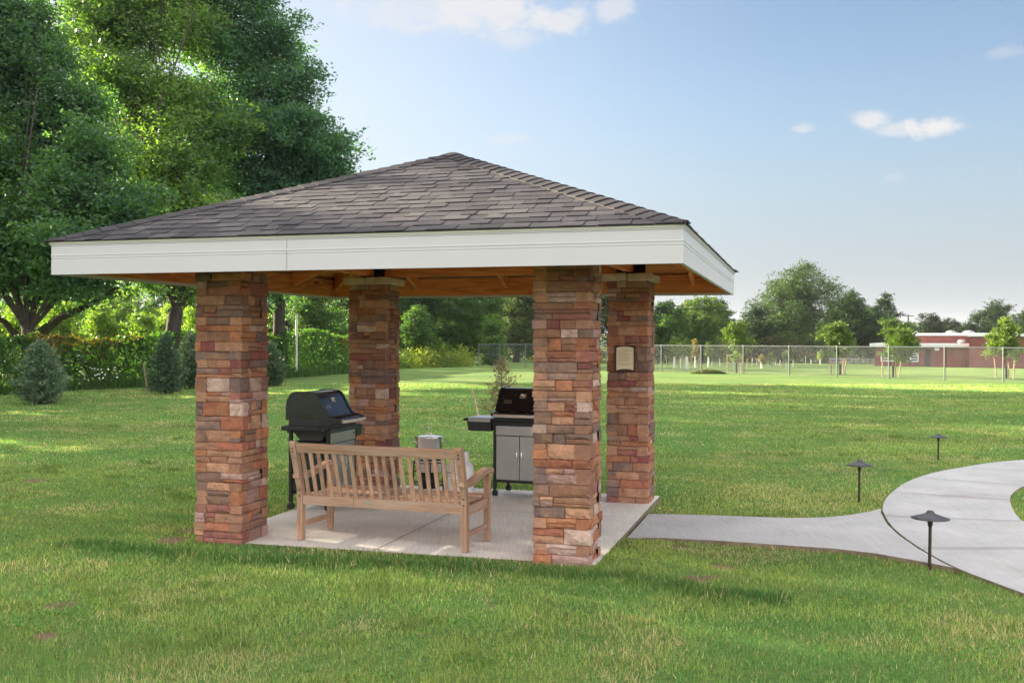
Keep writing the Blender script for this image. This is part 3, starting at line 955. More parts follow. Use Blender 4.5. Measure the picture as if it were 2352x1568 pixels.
    # frame rails
    for sy in (-1, 1):
        b = MB(); b.box((0, sy*(D2+.002), .80), (2*W2+.02, .035, .045), bev=.005); b.build('frame_rail', M['green_pl'] if kind == 'A' else M['black'], r)
    if kind == 'A':
        # left (viewer's) slatted side shelf
        s = -1
        b = MB()
        x = s*(W2+.075)
        b.box((x, -.21, .835), (.17, .03, .045), bev=.008); b.box((x, .21, .835), (.17, .03, .045), bev=.008)
        b.box((x-.075, 0, .835), (.02, .44, .045), bev=.008); b.box((x+.06, 0, .835), (.02, .40, .03), bev=.004)
        for k in range(17): b.box((x, -.17+k*.0215, .845), (.14, .011, .012), bev=.002)
        b.box((x-.086, -.17, .80), (.012, .014, .05), bev=.003)
        b.build('side_shelf', M['plastic'], r)
        # caddy at the other end
        b = MB(); x = W2+.085
        n = 10
        ring = [(x-.075, -.24), (x+.055, -.24), (x+.085, -.20), (x+.085, -.02), (x+.055, .02), (x-.075, .02)]
        for z0, z1, k0, k1 in ((.70, .815, .85, 1.0),):
            c = Vector((x, -.11, 0))
            lo = [((px-c.x)*k0+c.x, (py-c.y)*k0+c.y, z0) for px, py in ring]; hi_ = [(px, py, z1) for px, py in ring]; hin = [((px-c.x)*.93+c.x, (py-c.y)*.96+c.y, z1) for px, py in ring]; lin = [((px-c.x)*.8+c.x, (py-c.y)*.84+c.y, z0+.01) for px, py in ring]
            m = len(ring)
            b.add(lo+hi_+hin+lin, [list(range(m))[::-1]] + [(i, (i+1) % m, (i+1) % m+m, i+m) for i in range(m)] + [(i+m, (i+1) % m+m, (i+1) % m+2*m, i+2*m) for i in range(m)] + [(i+2*m, (i+1) % m+2*m, (i+1) % m+3*m, i+3*m) for i in range(m)] + [list(range(3*m, 4*m))])
        b.build('caddy', M['green_pl'], r)
        b = MB(); b.lathe([(.0, .004), (.012, .004), (.012, 0)], (.24, -D2-.010, .745), 14, M=Matrix.Rotation(PI/2, 3, 'X')); b.build('ignition_button', M['plastic'], pn)
    else:
        for s in (-1, 1):
            b = MB(); x = s*(W2+.185)
            b.box((x, 0, .835), (.35, .47, .03), bev=.01)
            sh = b.build('side_table', M['plastic'], r)
            MB().box((x+s*.005, 0, .853), (.285, .40, .006), bev=.002).build('table_inlay', M['steel'], sh)
            MB().box((x-s*.02, -.2375, .832), (.26, .006, .036), bev=.002).build('towel_strip', M['steel'], sh)
            b = MB(); b.box((x-s*.015, -.02, .765), (.27, .40, .11), taper=1.08, bev=.012); b.build('storage_bin', M['cast'], sh)
    return r
# grill A: side edge on the ground between two casters (back-left, front-left)
pa = Vector(G(665, 1168, PADZ)); pb = Vector(G(757, 1173, PADZ))
fd = (pb-pa).normalized()                # points to the grill's front
yawA = math.atan2(fd.y, fd.x) + PI/2      # local -y = front
xd = Vector((math.cos(yawA), math.sin(yawA)))
cA = (pa+pb)/2 + xd*.295
build_grill('gas_grill', (cA.x, cA.y, PADZ), yawA, 'black gas grill with slatted side shelf, facing right behind the left end of the bench', 'A')
pc = Vector(G(1137, 1138, PADZ)); yawB = -.36
xd = Vector((math.cos(yawB), math.sin(yawB))); yd = Vector((-xd.y, xd.x))
cB = pc + xd*.295 + yd*.21
build_grill('gas_grill', (cB.x, cB.y, PADZ), yawB, 'gas grill with stainless doors, half hidden by the near right column', 'B')

# ------------------------------------------------------------------ pot, burner, tank
def build_cooker():
    x, y, _ = AT(985, 1079, 11.55)
    r = empty('outdoor_burner', (x, y, PADZ), .3, label='black tripod propane burner stand holding the steel stock pot', cat='burner')
    b = MB()
    for k in range(3):
        q = k*2*PI/3+.4
        c, s = math.cos(q), math.sin(q)
        b.tube([(c*.20, s*.20, 0), (c*.185, s*.185, .30), (c*.175, s*.175, .36)], .008, 6)
        b.tube([(c*.18, s*.18, .245), (0, 0, .245)], .006, 6)
    for rr, zz in ((.178, .36), (.19, .12)):
        b.tube([(rr*math.cos(a), rr*math.sin(a), zz) for a in np.linspace(0, 2*PI, 33)], .007, 6)
    b.build('stand', M['black'], r)
    b = MB(); b.lathe([(0, .10), (.05, .10), (.085, .15), (.09, .20), (.08, .205), (.0, .19)], (0, 0, 0), 20); b.build('burner_head', M['brass'], r)
    b = MB(); b.lathe([(.10, .07), (.115, .07), (.115, .23), (.10, .23), (.10, .07)], (0, 0, 0), 24); b.build('wind_screen', M['black'], r)
    b = MB(); b.tube([(-.09, 0, .14), (-.2, -.02, .13), (-.25, -.1, .05), (-.1, -.22, .01), (.2, -.2, .01), (.36, -.05, .05), (.40, .0, .3)], .007, 6); b.build('gas_hose', M['plastic'], r)
    p = empty('stock_pot', (x, y, PADZ+.252), .3, label='shiny steel stock pot with lid standing on the tripod burner', cat='pot')
    b = MB(); b.lathe([(0, 0), (.142, 0), (.15, .01), (.15, .375), (.156, .38), (.156, .386), (.147, .386), (.145, .02), (0, .02)], (0, 0, 0), 48); b.build('body', M['bright'], p)
    b = MB(); b.lathe([(.158, .384), (.158, .392), (.12, .398), (.06, .405), (0, .407)], (0, 0, 0), 40); ld = b.build('lid', M['bright'], p)
    b = MB(); b.tube([(-.03, 0, .404), (-.026, 0, .43), (.026, 0, .43), (.03, 0, .404)], .005, 8)
    b.tube([(0, 0, .40), (.004, .0, .50)], .004, 6); b.tube([(.004, 0, .47), (-.03, .01, .515), (-.035, .0, .50)], .004, 6); b.tube([(.004, 0, .47), (.035, -.01, .525), (.045, 0, .518)], .004, 6)
    b.tube([(.004, .01, .46), (.012, .03, .50)], .005, 6); b.build('lid_knob', M['bright'], ld)
    for s in (-1, 1):
        b = MB(); b.tube([(s*.148, -.04, .33), (s*.175, -.045, .345), (s*.19, -.03, .365), (s*.19, .03, .365), (s*.175, .045, .345), (s*.148, .04, .33)], .0045, 8)
        b.tube([(s*.15, -.035, .30), (s*.15, -.035, .345)], .007, 6); b.build('handle', M['bright'], p)
    tx, ty, _ = AT(1056, 1079, 11.35)
    t = empty('propane_tank', (tx, ty, PADZ), -.15, label='white propane tank with a printed label beside the burner', cat='gas tank')
    b = MB()
    R0 = .155
    b.lathe([(R0*.7, .02)] + [(R0*math.cos(a)**.8 if a > 0 else R0, .02+.0) for a in (0,)] + [(R0*.93, .05), (R0, .09), (R0, .29), (R0*.985, .32), (R0*.9, .355), (R0*.72, .385), (R0*.45, .402), (0, .41)], (0, 0, 0), 40)
    b.build('tank_body', M['tank'], t)
    b = MB(); b.lathe([(.105, .0), (.108, .0), (.108, .04), (.105, .04)], (0, 0, 0), 30); b.build('foot_ring', M['tank'], t)
    b = MB(); vs = []; fs = []
    n = 26
    for i in range(n+1):
        a = PI*.5-.55 + (2*PI-1.0)*i/n*1.0 + .3
        for rr, zz in ((.098, .385), (.102, .385), (.102, .50), (.098, .50)): vs.append((rr*math.cos(a), rr*math.sin(a), zz))
    for i in range(n):
        for q in range(4): fs.append((i*4+q, i*4+(q+1) % 4, i*4+4+(q+1) % 4, i*4+4+q))
    b.add(vs, fs); b.build('collar', M['tank'], t)
    b = MB(); b.lathe([(.02, .40), (.02, .43), (.012, .44), (.012, .46), (.022, .465), (.022, .48), (0, .483)], (0, 0, 0), 14); b.build('valve', M['brass'], t)
    # wrapped label and its printing
    a0 = -PI/2-.35
    def wrap(p, rr): a = a0 + p.x/R0; return Vector((rr*math.cos(a), rr*math.sin(a), p.y))
    b = MB(); vs = []; fs = []
    for i in range(21):
        xx = -.12+.24*i/20
        vs += [wrap(Vector((xx, .10)), R0+.001), wrap(Vector((xx, .315)), R0+.001)]
    for i in range(20): fs.append((2*i, 2*i+2, 2*i+3, 2*i+1))
    b.add(vs, fs, smooth=True); lb = b.build('label', M['label'], t)
    b = MB()
    c = MB(); text_mesh(c, 'AmeriGas', .055, Matrix.Translation((0, .262, 0)))
    b.add([wrap(Vector(v), R0+.002) for v in c.v], c.f, 0)
    c = MB(); text_mesh(c, 'PROPANE', .026, Matrix.Translation((.03, .19, 0))); text_mesh(c, 'CYLINDER', .02, Matrix.Translation((.03, .16, 0)))
    text_mesh(c, 'FLAMMABLE GAS', .012, Matrix.Translation((.03, .135, 0)))
    b.add([wrap(Vector(v), R0+.002) for v in c.v], c.f, 1)
    vs = []
    for i in range(11): xx = -.1+.2*i/10; vs += [wrap(Vector((xx, .240)), R0+.002), wrap(Vector((xx, .243)), R0+.002)]
    b.add(vs, [(2*i, 2*i+2, 2*i+3, 2*i+1) for i in range(10)], 0)
    b.build('lettering', [M['ink'], M['ink2']], lb)
build_cooker()

# ------------------------------------------------------------------ path lights
def build_path_light():
    r = empty('path_light', group='path lights beside the walk', cat='path light')
    MB().lathe([(.0125, -.1), (.0125, .345)], (0, 0, 0), 14).build('post', M['bronze'], r)
    b = MB(); b.lathe([(.0125, .335), (.017, .34), (.026, .41), (.026, .425), (0, .425)], (0, 0, 0), 18); b.build('lamp_socket', M['bronze'], r)
    b = MB(); b.lathe([(.0, .416), (.08, .41), (.139, .397), (.145, .399), (.145, .403), (.09, .421), (.045, .437), (.03, .446), (.026, .458), (.014, .464), (0, .465)], (0, 0, 0), 36); b.build('hat', M['hat'], r)
    return r
pl = build_path_light()
plv = [((2135, 1307), 'nearest dark path light, in the grass at the outer edge of the curved walk junction', 1.0),
       ((1973, 1153), 'dark path light in the lawn just above the short connecting path', 1.02),
       ((2155, 1057), 'farthest dark path light, in lawn beyond the bend of the curved walk', .86)]
for i, ((u, v), lab, s) in enumerate(plv):
    o = pl if i == 0 else copy_tree(pl)
    x, y = G(u, v); o.location = (x, y, 0); o.scale = (1, 1, s); o['label'] = lab; o.rotation_euler = (0.01*i, .012, i)
# ------------------------------------------------------------------ foliage
def leaves(C, size, rg, cols, up=.35, asp=.5, out=None):
    """one kinked leaf-shaped face (4 verts) at each centre"""
    N = len(C)
    a = rg.normal(size=(N, 3)); a[:, 2] *= .7
    a /= np.linalg.norm(a, axis=1)[:, None]
    n = rg.normal(size=(N, 3)); n[:, 2] += up*2
    if out is not None: n += out*1.2
    b = np.cross(n, a); b /= (np.linalg.norm(b, axis=1)[:, None]+1e-9)
    s = size*rg.uniform(.6, 1.3, N)[:, None]
    V = np.empty((N, 4, 3))
    V[:, 0] = C-a*s*.5; V[:, 1] = C+b*s*asp*.5-a*s*.08; V[:, 2] = C+a*s*.5; V[:, 3] = C-b*s*asp*.5-a*s*.08
    return V.reshape(-1, 3), cols
def pick(N, rg, A, B, w):
    return np.array(A)[None]*(1-w[:, None])+np.array(B)[None]*w[:, None]
def crown(puffs, nclump, per, sig, leaf, colA, colB, seed, shell=.55, droop=0., name='crown', gap=.46):
    rg = np.random.default_rng(seed)
    P = np.array([p[:3] for p in puffs]); Rr = np.array([p[3:6] if len(p) >= 6 else (p[3],)*3 for p in puffs])
    w = (Rr.prod(axis=1))**(2/3); w /= w.sum()
    k = rg.choice(len(P), int(nclump*1.6), p=w)
    d = rg.normal(size=(len(k), 3)); d /= np.linalg.norm(d, axis=1)[:, None]
    r = rg.uniform(shell, 1.06, len(k))
    C = P[k]+d*r[:, None]*Rr[k]
    sc = 1.6/max(.6, Rr.mean())
    nz = fbm(C[:, 0]+C[:, 2]*.7, C[:, 1]+C[:, 2]*.9, sc, seed, 2)
    C = C[nz > np.quantile(nz, gap*.75)][:nclump]; C = C[rg.permutation(len(C))]
    cb = rg.normal(0, .25, len(C))
    n = len(C)
    # each clump is a spray of leaves hanging along a short outward twig
    D = C-P[np.argmin(((C[:, None]-P[None])**2).sum(-1), 1)] if n*len(P) < 4e6 else rg.normal(size=(n, 3))
    D = D/(np.linalg.norm(D, axis=1)[:, None]+1e-6)+rg.normal(0, .55, (n, 3)); D[:, 2] *= .6; D /= np.linalg.norm(D, axis=1)[:, None]
    tt = rg.uniform(-1.2, 1.6, (n, per, 1))
    off = D[:, None, :]*tt*sig*1.25 + rg.normal(size=(n, per, 3))*sig*np.array([.42, .42, .26])*(1.25-.3*tt)
    off[:, :, 2] -= (.10+droop)*np.clip(tt[:, :, 0]+.3, 0, 3)**2*sig
    L = (C[:, None]+off).reshape(-1, 3)
    big = fbm(L[:, 0], L[:, 1]+L[:, 2], .35, seed+3, 2)
    w = np.clip(.5+np.repeat(cb, per)+rg.normal(0, .22, len(L))+(big-.5)*1.4, 0, 1)
    cols = pick(len(L), rg, colA, colB, w)*rg.uniform(.8, 1.2, (len(L), 1))
    V, cols = leaves(L, leaf, rg, cols)
    return np_mesh(name, V, 4, cols)
def limbs(b, base, fork, puffs, r0, seed, twigs=3):
    rs = random.Random(seed)
    base = Vector(base); fork = Vector(fork)
    m = (base+fork)/2 + Vector((rs.uniform(-.1, .1), rs.uniform(-.1, .1), 0))*r0*4
    b.tube([base-Vector((0, 0, .2)), base+Vector((0, 0, .05)), base+(m-base)*.3, m, fork], [r0*1.5, r0*1.25, r0*1.05, r0*.95, r0*.85], 10)
    for p in puffs:
        c = Vector(p[:3]); L = (c-fork).length
        rr = r0*min(.55, .24+.045*(p[3]))
        k1 = fork.lerp(c, .35)+Vector((rs.uniform(-.1, .1), rs.uniform(-.1, .1), rs.uniform(-.02, .12)))*L
        k2 = fork.lerp(c, .7)+Vector((rs.uniform(-.08, .08), rs.uniform(-.08, .08), rs.uniform(0, .1)))*L
        b.tube([fork-Vector((0, 0, r0*.3)), k1, k2, c], [rr, rr*.62, rr*.30, rr*.08], 7)
        for t in range(twigs):
            s = k1.lerp(c, rs.uniform(.1, .9))
            e = c+Vector((rs.uniform(-1, 1), rs.uniform(-1, 1), rs.uniform(-.4, 1)))*p[3]*.5
            b.tube([s, s.lerp(e, .5)+Vector((0, 0, .05*L)), e], [rr*.3, rr*.2, rr*.05], 5, caps=False)
def subpuffs(puffs, seed, k=6, f=(.34, .55), keep=.72):
    rs = random.Random(seed); out = []
    for p in puffs:
        p = tuple(p[:3]) + (tuple(p[3:6]) if len(p) >= 6 else (p[3],)*3)
        out.append(p[:3]+tuple(q*keep for q in p[3:]))
        for _ in range(k):
            d = Vector((rs.gauss(0, 1), rs.gauss(0, 1), rs.gauss(.25, .9))).normalized(); g = rs.uniform(*f); e = rs.uniform(.72, 1.0)
            out.append((p[0]+d.x*p[3]*e, p[1]+d.y*p[4]*e, p[2]+d.z*p[5]*e, p[3]*g*1.15, p[4]*g*1.15, p[5]*g*.8))
    return out
def tree(name, pos, puffs, r0, fork_h, label, group=None, cat='tree', nclump=1500, per=40, sig=.38, leaf=.16, cA=(.03, .06, .025), cB=(.07, .12, .03), seed=1, bark='bark', droop=0, shell=.5, gap=.46, twigs=3, fork=None, sub_=True):
    r = empty(name, pos, 0, label=label, cat=cat, group=group)
    rel = [(p[0]-pos[0], p[1]-pos[1], p[2]-pos[2])+tuple(p[3:]) for p in puffs]
    b = MB(); limbs(b, (0, 0, 0), fork if fork else (.1, 0, fork_h), rel, r0, seed, twigs); b.build('trunk', M[bark], r)
    me = crown(subpuffs(rel, seed) if sub_ else rel, nclump, per, sig, leaf, cA, cB, seed, shell, droop, gap=gap)
    link('crown', me, M['leaf'], r)
    return r
def PU(u, v, Y, ru, rv=None, rd=None):
    """puff with picture-sized radii at depth Y"""
    x, y, z = AT(u, v, Y); s = Y/FP
    rv = rv or ru
    return (x, y, z, ru*s, (rd or ru)*s, rv*s)

DG, MG, YG = (.048, .105, .072), (.11, .205, .095), (.16, .21, .04)
BIG = 'big trees behind the vine hedge'
tree('shade_tree', (*G(78, 893), 0), [
    PU(60, 540, 39, 120, 90), PU(-60, 420, 40, 120), PU(60, 330, 41, 120), PU(170, 430, 38, 110), PU(190, 570, 37, 110, 70), PU(-60, 590, 38, 100, 60),
    PU(280, 580, 38, 80, 60), PU(20, 180, 42, 110), PU(-90, 60, 42, 130), PU(140, 250, 41, 90), PU(330, 500, 39, 80), PU(60, 60, 42, 70), PU(175, 655, 37.5, 70, 30), PU(20, 650, 38, 70, 30)],
    .27, 2.0, 'broad dark tree with low forked trunk at the left edge, behind the rounded spruce', BIG, nclump=3400, per=50, sig=.5, leaf=.19, cA=DG, cB=MG, seed=31, fork=(-.2, 0, 2.1))
tree('shade_tree', (*G(398, 882), 0), [
    PU(330, 400, 44, 130), PU(420, 520, 43, 120, 90), PU(400, 620, 42, 110, 60), PU(300, 200, 46, 110), PU(360, 60, 47, 90), PU(240, 110, 47, 80), PU(430, 300, 45, 110), PU(560, 560, 43, 90, 80), PU(180, 20, 47, 50), PU(400, -80, 48, 120), PU(280, -90, 48, 90)],
    .32, 3.0, 'tall yellowish green tree between the two darker big trees', BIG, nclump=3000, per=50, sig=.5, leaf=.19, cA=(.06, .12, .055), cB=(.17, .25, .075), seed=32)
tree('shade_tree', (*G(637, 866), 0), [
    PU(560, 60, 50, 110), PU(620, 160, 50, 100), PU(520, 230, 50, 110), PU(640, 300, 49, 110, 90), PU(705, 340, 49, 75, 65), PU(742, 400, 49, 48, 50), PU(600, 420, 49, 110), PU(700, 450, 49, 90, 70), PU(480, 380, 50, 90), PU(650, 560, 49, 130, 80), PU(600, -60, 51, 80), PU(560, -130, 51, 130), PU(470, 60, 51, 80), PU(600, 650, 48, 100, 40), PU(690, 230, 49.5, 55, 70)],
    .30, 3.6, 'tall dark blue-green tree whose crown edge rises above the left of the roof', BIG, nclump=4000, per=50, sig=.5, leaf=.19, cA=(.046,.105,.078), cB=(.095, .19, .115), seed=33)
def heavy_limb(root_name, pts, rad):
    o = bpy.data.objects[root_name]; b = MB(); b.tube([Vector(AT(*p))-o.location for p in pts], rad, 9); b.build('limb', M['bark'], o)
heavy_limb('shade_tree', [(80, 800, 39.5), (98, 762, 39.3), (140, 728, 38.8), (205, 700, 38.2), (270, 660, 37.8)], [.25, .21, .15, .10, .05])
heavy_limb('shade_tree', [(78, 800, 39.5), (62, 750, 39.6), (66, 700, 39.8), (50, 640, 40)], [.28, .23, .16, .08])
heavy_limb('shade_tree', [(72, 805, 39.4), (40, 775, 39), (12, 740, 38.6), (-30, 715, 38)], [.2, .14, .11, .06])
# neighbours of the same row outside the picture: they shade the lawn
t4 = tree('shade_tree', (-22.5, 27, 0), [(-22.5, 27, 8, 3.8), (-21, 24, 10, 3.5), (-24, 29, 11, 3.6), (-22, 28, 14, 3.4), (-20, 27, 6, 2.6), (-24, 23.5, 6, 3.), (-23, 31, 6.5, 3)],
    .35, 3.0, 'broad tree of the row, out of view to the left', 'row of trees left of the picture', nclump=2600, per=40, sig=.55, leaf=.26, cA=DG, cB=MG, seed=34)
for i, (x, y, rz, s) in enumerate([(-25.5, 35, .6, 1.1), (-26, 17, 1.2, 1.05), (-29, 7, 2.9, .95), (-31, -3, 4.1, 1.1), (-36, 20, 2., 1.1)]):
    c = copy_tree(t4); c.location = (x, y, 0); c.rotation_euler = (0, 0, rz); c.scale = (s, s, s)

# background trees: u, v_top, width px, depth, kind
def round_puffs(pos, h, w, rs, low=.22, k=9):
    out = []
    cx, cy, z0 = pos
    for i in range(k):
        f = i/(k-1)
        z = z0+h*(low+ (1-low-.13)*f)
        env = math.sin(PI*min(1, (f*.8+.18)))**.7
        a = rs.uniform(0, 6.28); d = w*.5*env*rs.uniform(.25, .62)
        rr = w*.5*rs.uniform(.38, .55)*(.6+.4*env)
        out.append((cx+d*math.cos(a), cy+d*math.sin(a), z, rr, rr, rr*.85))
    return out
bg = [ # u, vtop, width, depth, kind, label
 (945, 560, 190, 73, 'dark', 'dense drooping dark tree right of the far left column'),
 (1065, 590, 200, 76, 'mid', 'green tree seen between the far left column and the near right column'),
 (1185, 585, 190, 86, 'grey', 'greyish pine behind the fence corner, left of the near right column'),
 (845, 600, 150, 70, 'mid', 'leafy tree right behind the far left column'),
 (730, 640, 130, 66, 'mid', 'leafy tree between the left columns, above the vines'),
 (1310, 640, 170, 92, 'dark', 'dark tree hidden mostly behind the near right column'),
 (1420, 655, 130, 95, 'mid', 'tree glimpsed between the two right columns'),
 (1530, 694, 100, 92, 'bright', 'bright green tree just right of the far right column'),
 (1580, 690, 60, 118, 'grey', 'small greyish tree showing between two bright green trees'),
 (1612, 688, 120, 98, 'bright2', 'rounded light green tree under the right roof corner'),
 (1655, 690, 55, 112, 'pine', 'dark conifer directly right of the rounded light green tree'),
 (1735, 702, 90, 108, 'pine', 'dark pine left of the tallest background tree'),
 (1852, 612, 205, 116, 'big', 'tallest loose-crowned tree on the skyline right of the shelter'),
 (1955, 672, 110, 120, 'dark', 'dark round tree on the right flank of the tallest tree'),
 (2033, 682, 72, 128, 'pine', 'dark upright tree right of the utility pole'),
 (2000, 720, 110, 124, 'mid', 'lower green tree behind the utility pole'),
 (1780, 745, 110, 112, 'dark', 'low dark tree at the foot of the tallest tree'),
 (1690, 745, 90, 114, 'dark', 'low dark tree behind the first staked sapling'),
 (70, 640, 230, 96, 'mid', 'hazy green tree far behind the forked tree at left'),
 (235, 655, 190, 88, 'bright', 'pale tree far behind the gap between the first two big trunks'),
 (370, 640, 170, 92, 'mid', 'tree far behind the second big trunk'),
 (500, 650, 190, 90, 'dark', 'tree far behind the near left column'),
 (660, 640, 190, 88, 'dark', 'dark tree far behind the third big trunk'),
 (790, 630, 190, 92, 'mid', 'tree far behind the far left column'),
 (900, 620, 160, 96, 'dark', 'dark tree far behind, just right of the far left column'),
 (1010, 640, 170, 98, 'mid', 'tree far behind the drooping dark tree'),
 (1130, 635, 180, 100, 'dark', 'dark tree far behind the fence corner'),
 (1250, 640, 170, 104, 'mid', 'tree far behind the near right column'),
 (1480, 705, 120, 126, 'dark', 'low dark tree far behind the far right column'),
 (1555, 735, 110, 128, 'mid', 'low tree far behind the thin saplings'),
 (1640, 735, 110, 128, 'dark', 'low dark tree far behind, left of the first staked sapling'),
 (1720, 748, 120, 130, 'mid', 'low tree far behind the first staked sapling'),
 (1900, 735, 130, 130, 'mid', 'low tree far behind the second staked sapling'),
 (1975, 700, 90, 132, 'dark', 'dark tree right behind the utility pole'),
 (2133, 722, 74, 155, 'pine', 'distant dark pine above the left of the school roof'),
 (2085, 742, 60, 150, 'mid', 'pale distant tree left of the distant pine'),
 (2180, 735, 70, 165, 'pine', 'second distant pine above the roof domes'),
 (2232, 748, 90, 150, 'pine', 'low spreading dark tree behind the roof domes'),
 (2292, 700, 120, 150, 'dark', 'large round distant tree behind the rightmost sapling'),
 (2400, 715, 150, 150, 'dark', 'distant tree beyond the right picture edge'),
]
KC = {'dark': ((.022, .050, .026), (.05, .10, .035), 0), 'mid': ((.035, .085, .035), (.085, .155, .045), 0), 'grey': ((.05, .075, .045), (.12, .15, .09), 0),
      'bright': ((.05, .12, .035), (.12, .20, .05), 0), 'bright2': ((.055, .12, .05), (.15, .22, .07), 0), 'pine': ((.016, .036, .022), (.035, .065, .03), 0), 'big': ((.03, .065, .032), (.08, .13, .055), 0)}
for i, (u, vt, w, d, kd, lab) in enumerate(bg):
    rs = random.Random(100+i)
    x = (u-1176)/FP*d; z0 = float(gz(x, d)); top = AT(u, vt, d)[2]; h = (top-z0)*(1.06 if u > 1300 else 1.); wm = w*d/FP*1.38
    cA, cB, _ = KC[kd]
    pf = round_puffs((x, d, z0), h, wm, rs, low=.2 if kd != 'pine' else .15, k=16 if kd == 'big' else (10 if wm > 4 else 7))
    near = d < 90
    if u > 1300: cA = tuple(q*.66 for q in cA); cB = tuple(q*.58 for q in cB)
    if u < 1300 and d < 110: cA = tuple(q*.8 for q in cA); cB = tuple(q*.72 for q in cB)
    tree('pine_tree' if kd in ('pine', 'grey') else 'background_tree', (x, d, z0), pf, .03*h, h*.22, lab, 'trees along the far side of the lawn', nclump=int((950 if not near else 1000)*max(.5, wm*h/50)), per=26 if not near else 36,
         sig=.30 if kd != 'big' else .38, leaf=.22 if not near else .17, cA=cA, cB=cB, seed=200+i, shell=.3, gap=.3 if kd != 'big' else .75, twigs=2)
# sunlit bushes beyond the vines
bs = [(40, 700, 130, 56), (150, 690, 120, 60), (240, 700, 110, 64), (330, 720, 90, 62), (390, 690, 90, 75), (450, 700, 90, 66), (300, 650, 120, 85), (620, 720, 70, 66), (700, 730, 80, 66), (560, 700, 100, 70), (-60, 690, 130, 58), (960, 700, 90, 66.5), (1130, 735, 60, 72)]
for i, (u, vt, w, d) in enumerate(bs):
    rs = random.Random(400+i)
    x = (u-1176)/FP*d; top = AT(u, vt, d)[2]; wm = w*d/FP
    pf = round_puffs((x, d, 0), top, wm, rs, low=.1, k=6)
    lab = ['leftmost','second','third','fourth','fifth','sixth','seventh','eighth','ninth','tenth','eleventh','twelfth','thirteenth'][i]
    names = {0: 'sunlit yellow-green bush under the left fork of the big tree', 1: 'sunlit yellow-green bush right of the forked trunk', 2: 'sunlit bush above the left stretch of the vines', 3: 'low sunlit bush behind the vine hedge centre',
             4: 'tall sunlit bush beside the second trunk', 5: 'sunlit bush just left of the near left column', 6: 'hazy distant bush seen through the gap under the big trees', 7: 'bright bush beside the third trunk', 8: 'bright bush left of the far left column',
             9: 'bright bush hidden mostly by the near left column', 10: 'bright bush at the very left edge', 11: 'green bush right of the far left column', 12: 'bright yellow-green bush by the fence corner'}
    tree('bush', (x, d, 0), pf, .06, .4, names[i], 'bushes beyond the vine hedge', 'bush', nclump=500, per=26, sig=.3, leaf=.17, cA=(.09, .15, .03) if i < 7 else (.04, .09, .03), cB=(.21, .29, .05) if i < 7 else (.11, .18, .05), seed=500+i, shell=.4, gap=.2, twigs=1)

# far wood on the horizon
def far_wood():
    rg = np.random.default_rng(77)
    N = 9000
    x = rg.uniform(60, 260, N); y = rg.uniform(280, 330, N)
    h = (4.5+5*fbm(x, y*0, .05, 5, 3))*1.15
    z = rg.uniform(0, 1, N)**.7*h-3.5
    C = np.stack([x, y, z], 1)
    cols = pick(N, rg, (.03, .06, .03), (.07, .11, .05), rg.uniform(0, 1, N))
    V, cols = leaves(C, 2.0, rg, cols, asp=.9)
    me1 = np_mesh('far_wood', V, 4, cols)
    o = link('far_wood', me1, M['leaf'])
    tag(o, 'far-off wood along the horizon at the right', 'wood', kind='stuff')
far_wood()
def underbrush():
    rg = np.random.default_rng(78)
    N = 26000
    x = rg.uniform(-8, 36, N); y = 106+rg.normal(0, 1.5, N)+x*.12
    h = 1.6+2.2*fbm(x, y, .22, 8, 3)
    z = rg.uniform(0, 1, N)*h+gz(x, y)
    C = np.stack([x, y, z], 1)
    t = fbm(x, z*2, .35, 12, 2)
    cols = pick(N, rg, (.03, .05, .025), (.07, .09, .035), rg.uniform(0, 1, N)); m = t > .62
    cols[m] = cols[m]*.4+np.array((.20, .15, .08))*.5
    V, cols = leaves(C, .28, rg, cols)
    tag(link('undergrowth', np_mesh('undergrowth', V, 4, cols), M['leaf']), 'dark undergrowth below the background trees', 'undergrowth', kind='stuff')
underbrush()

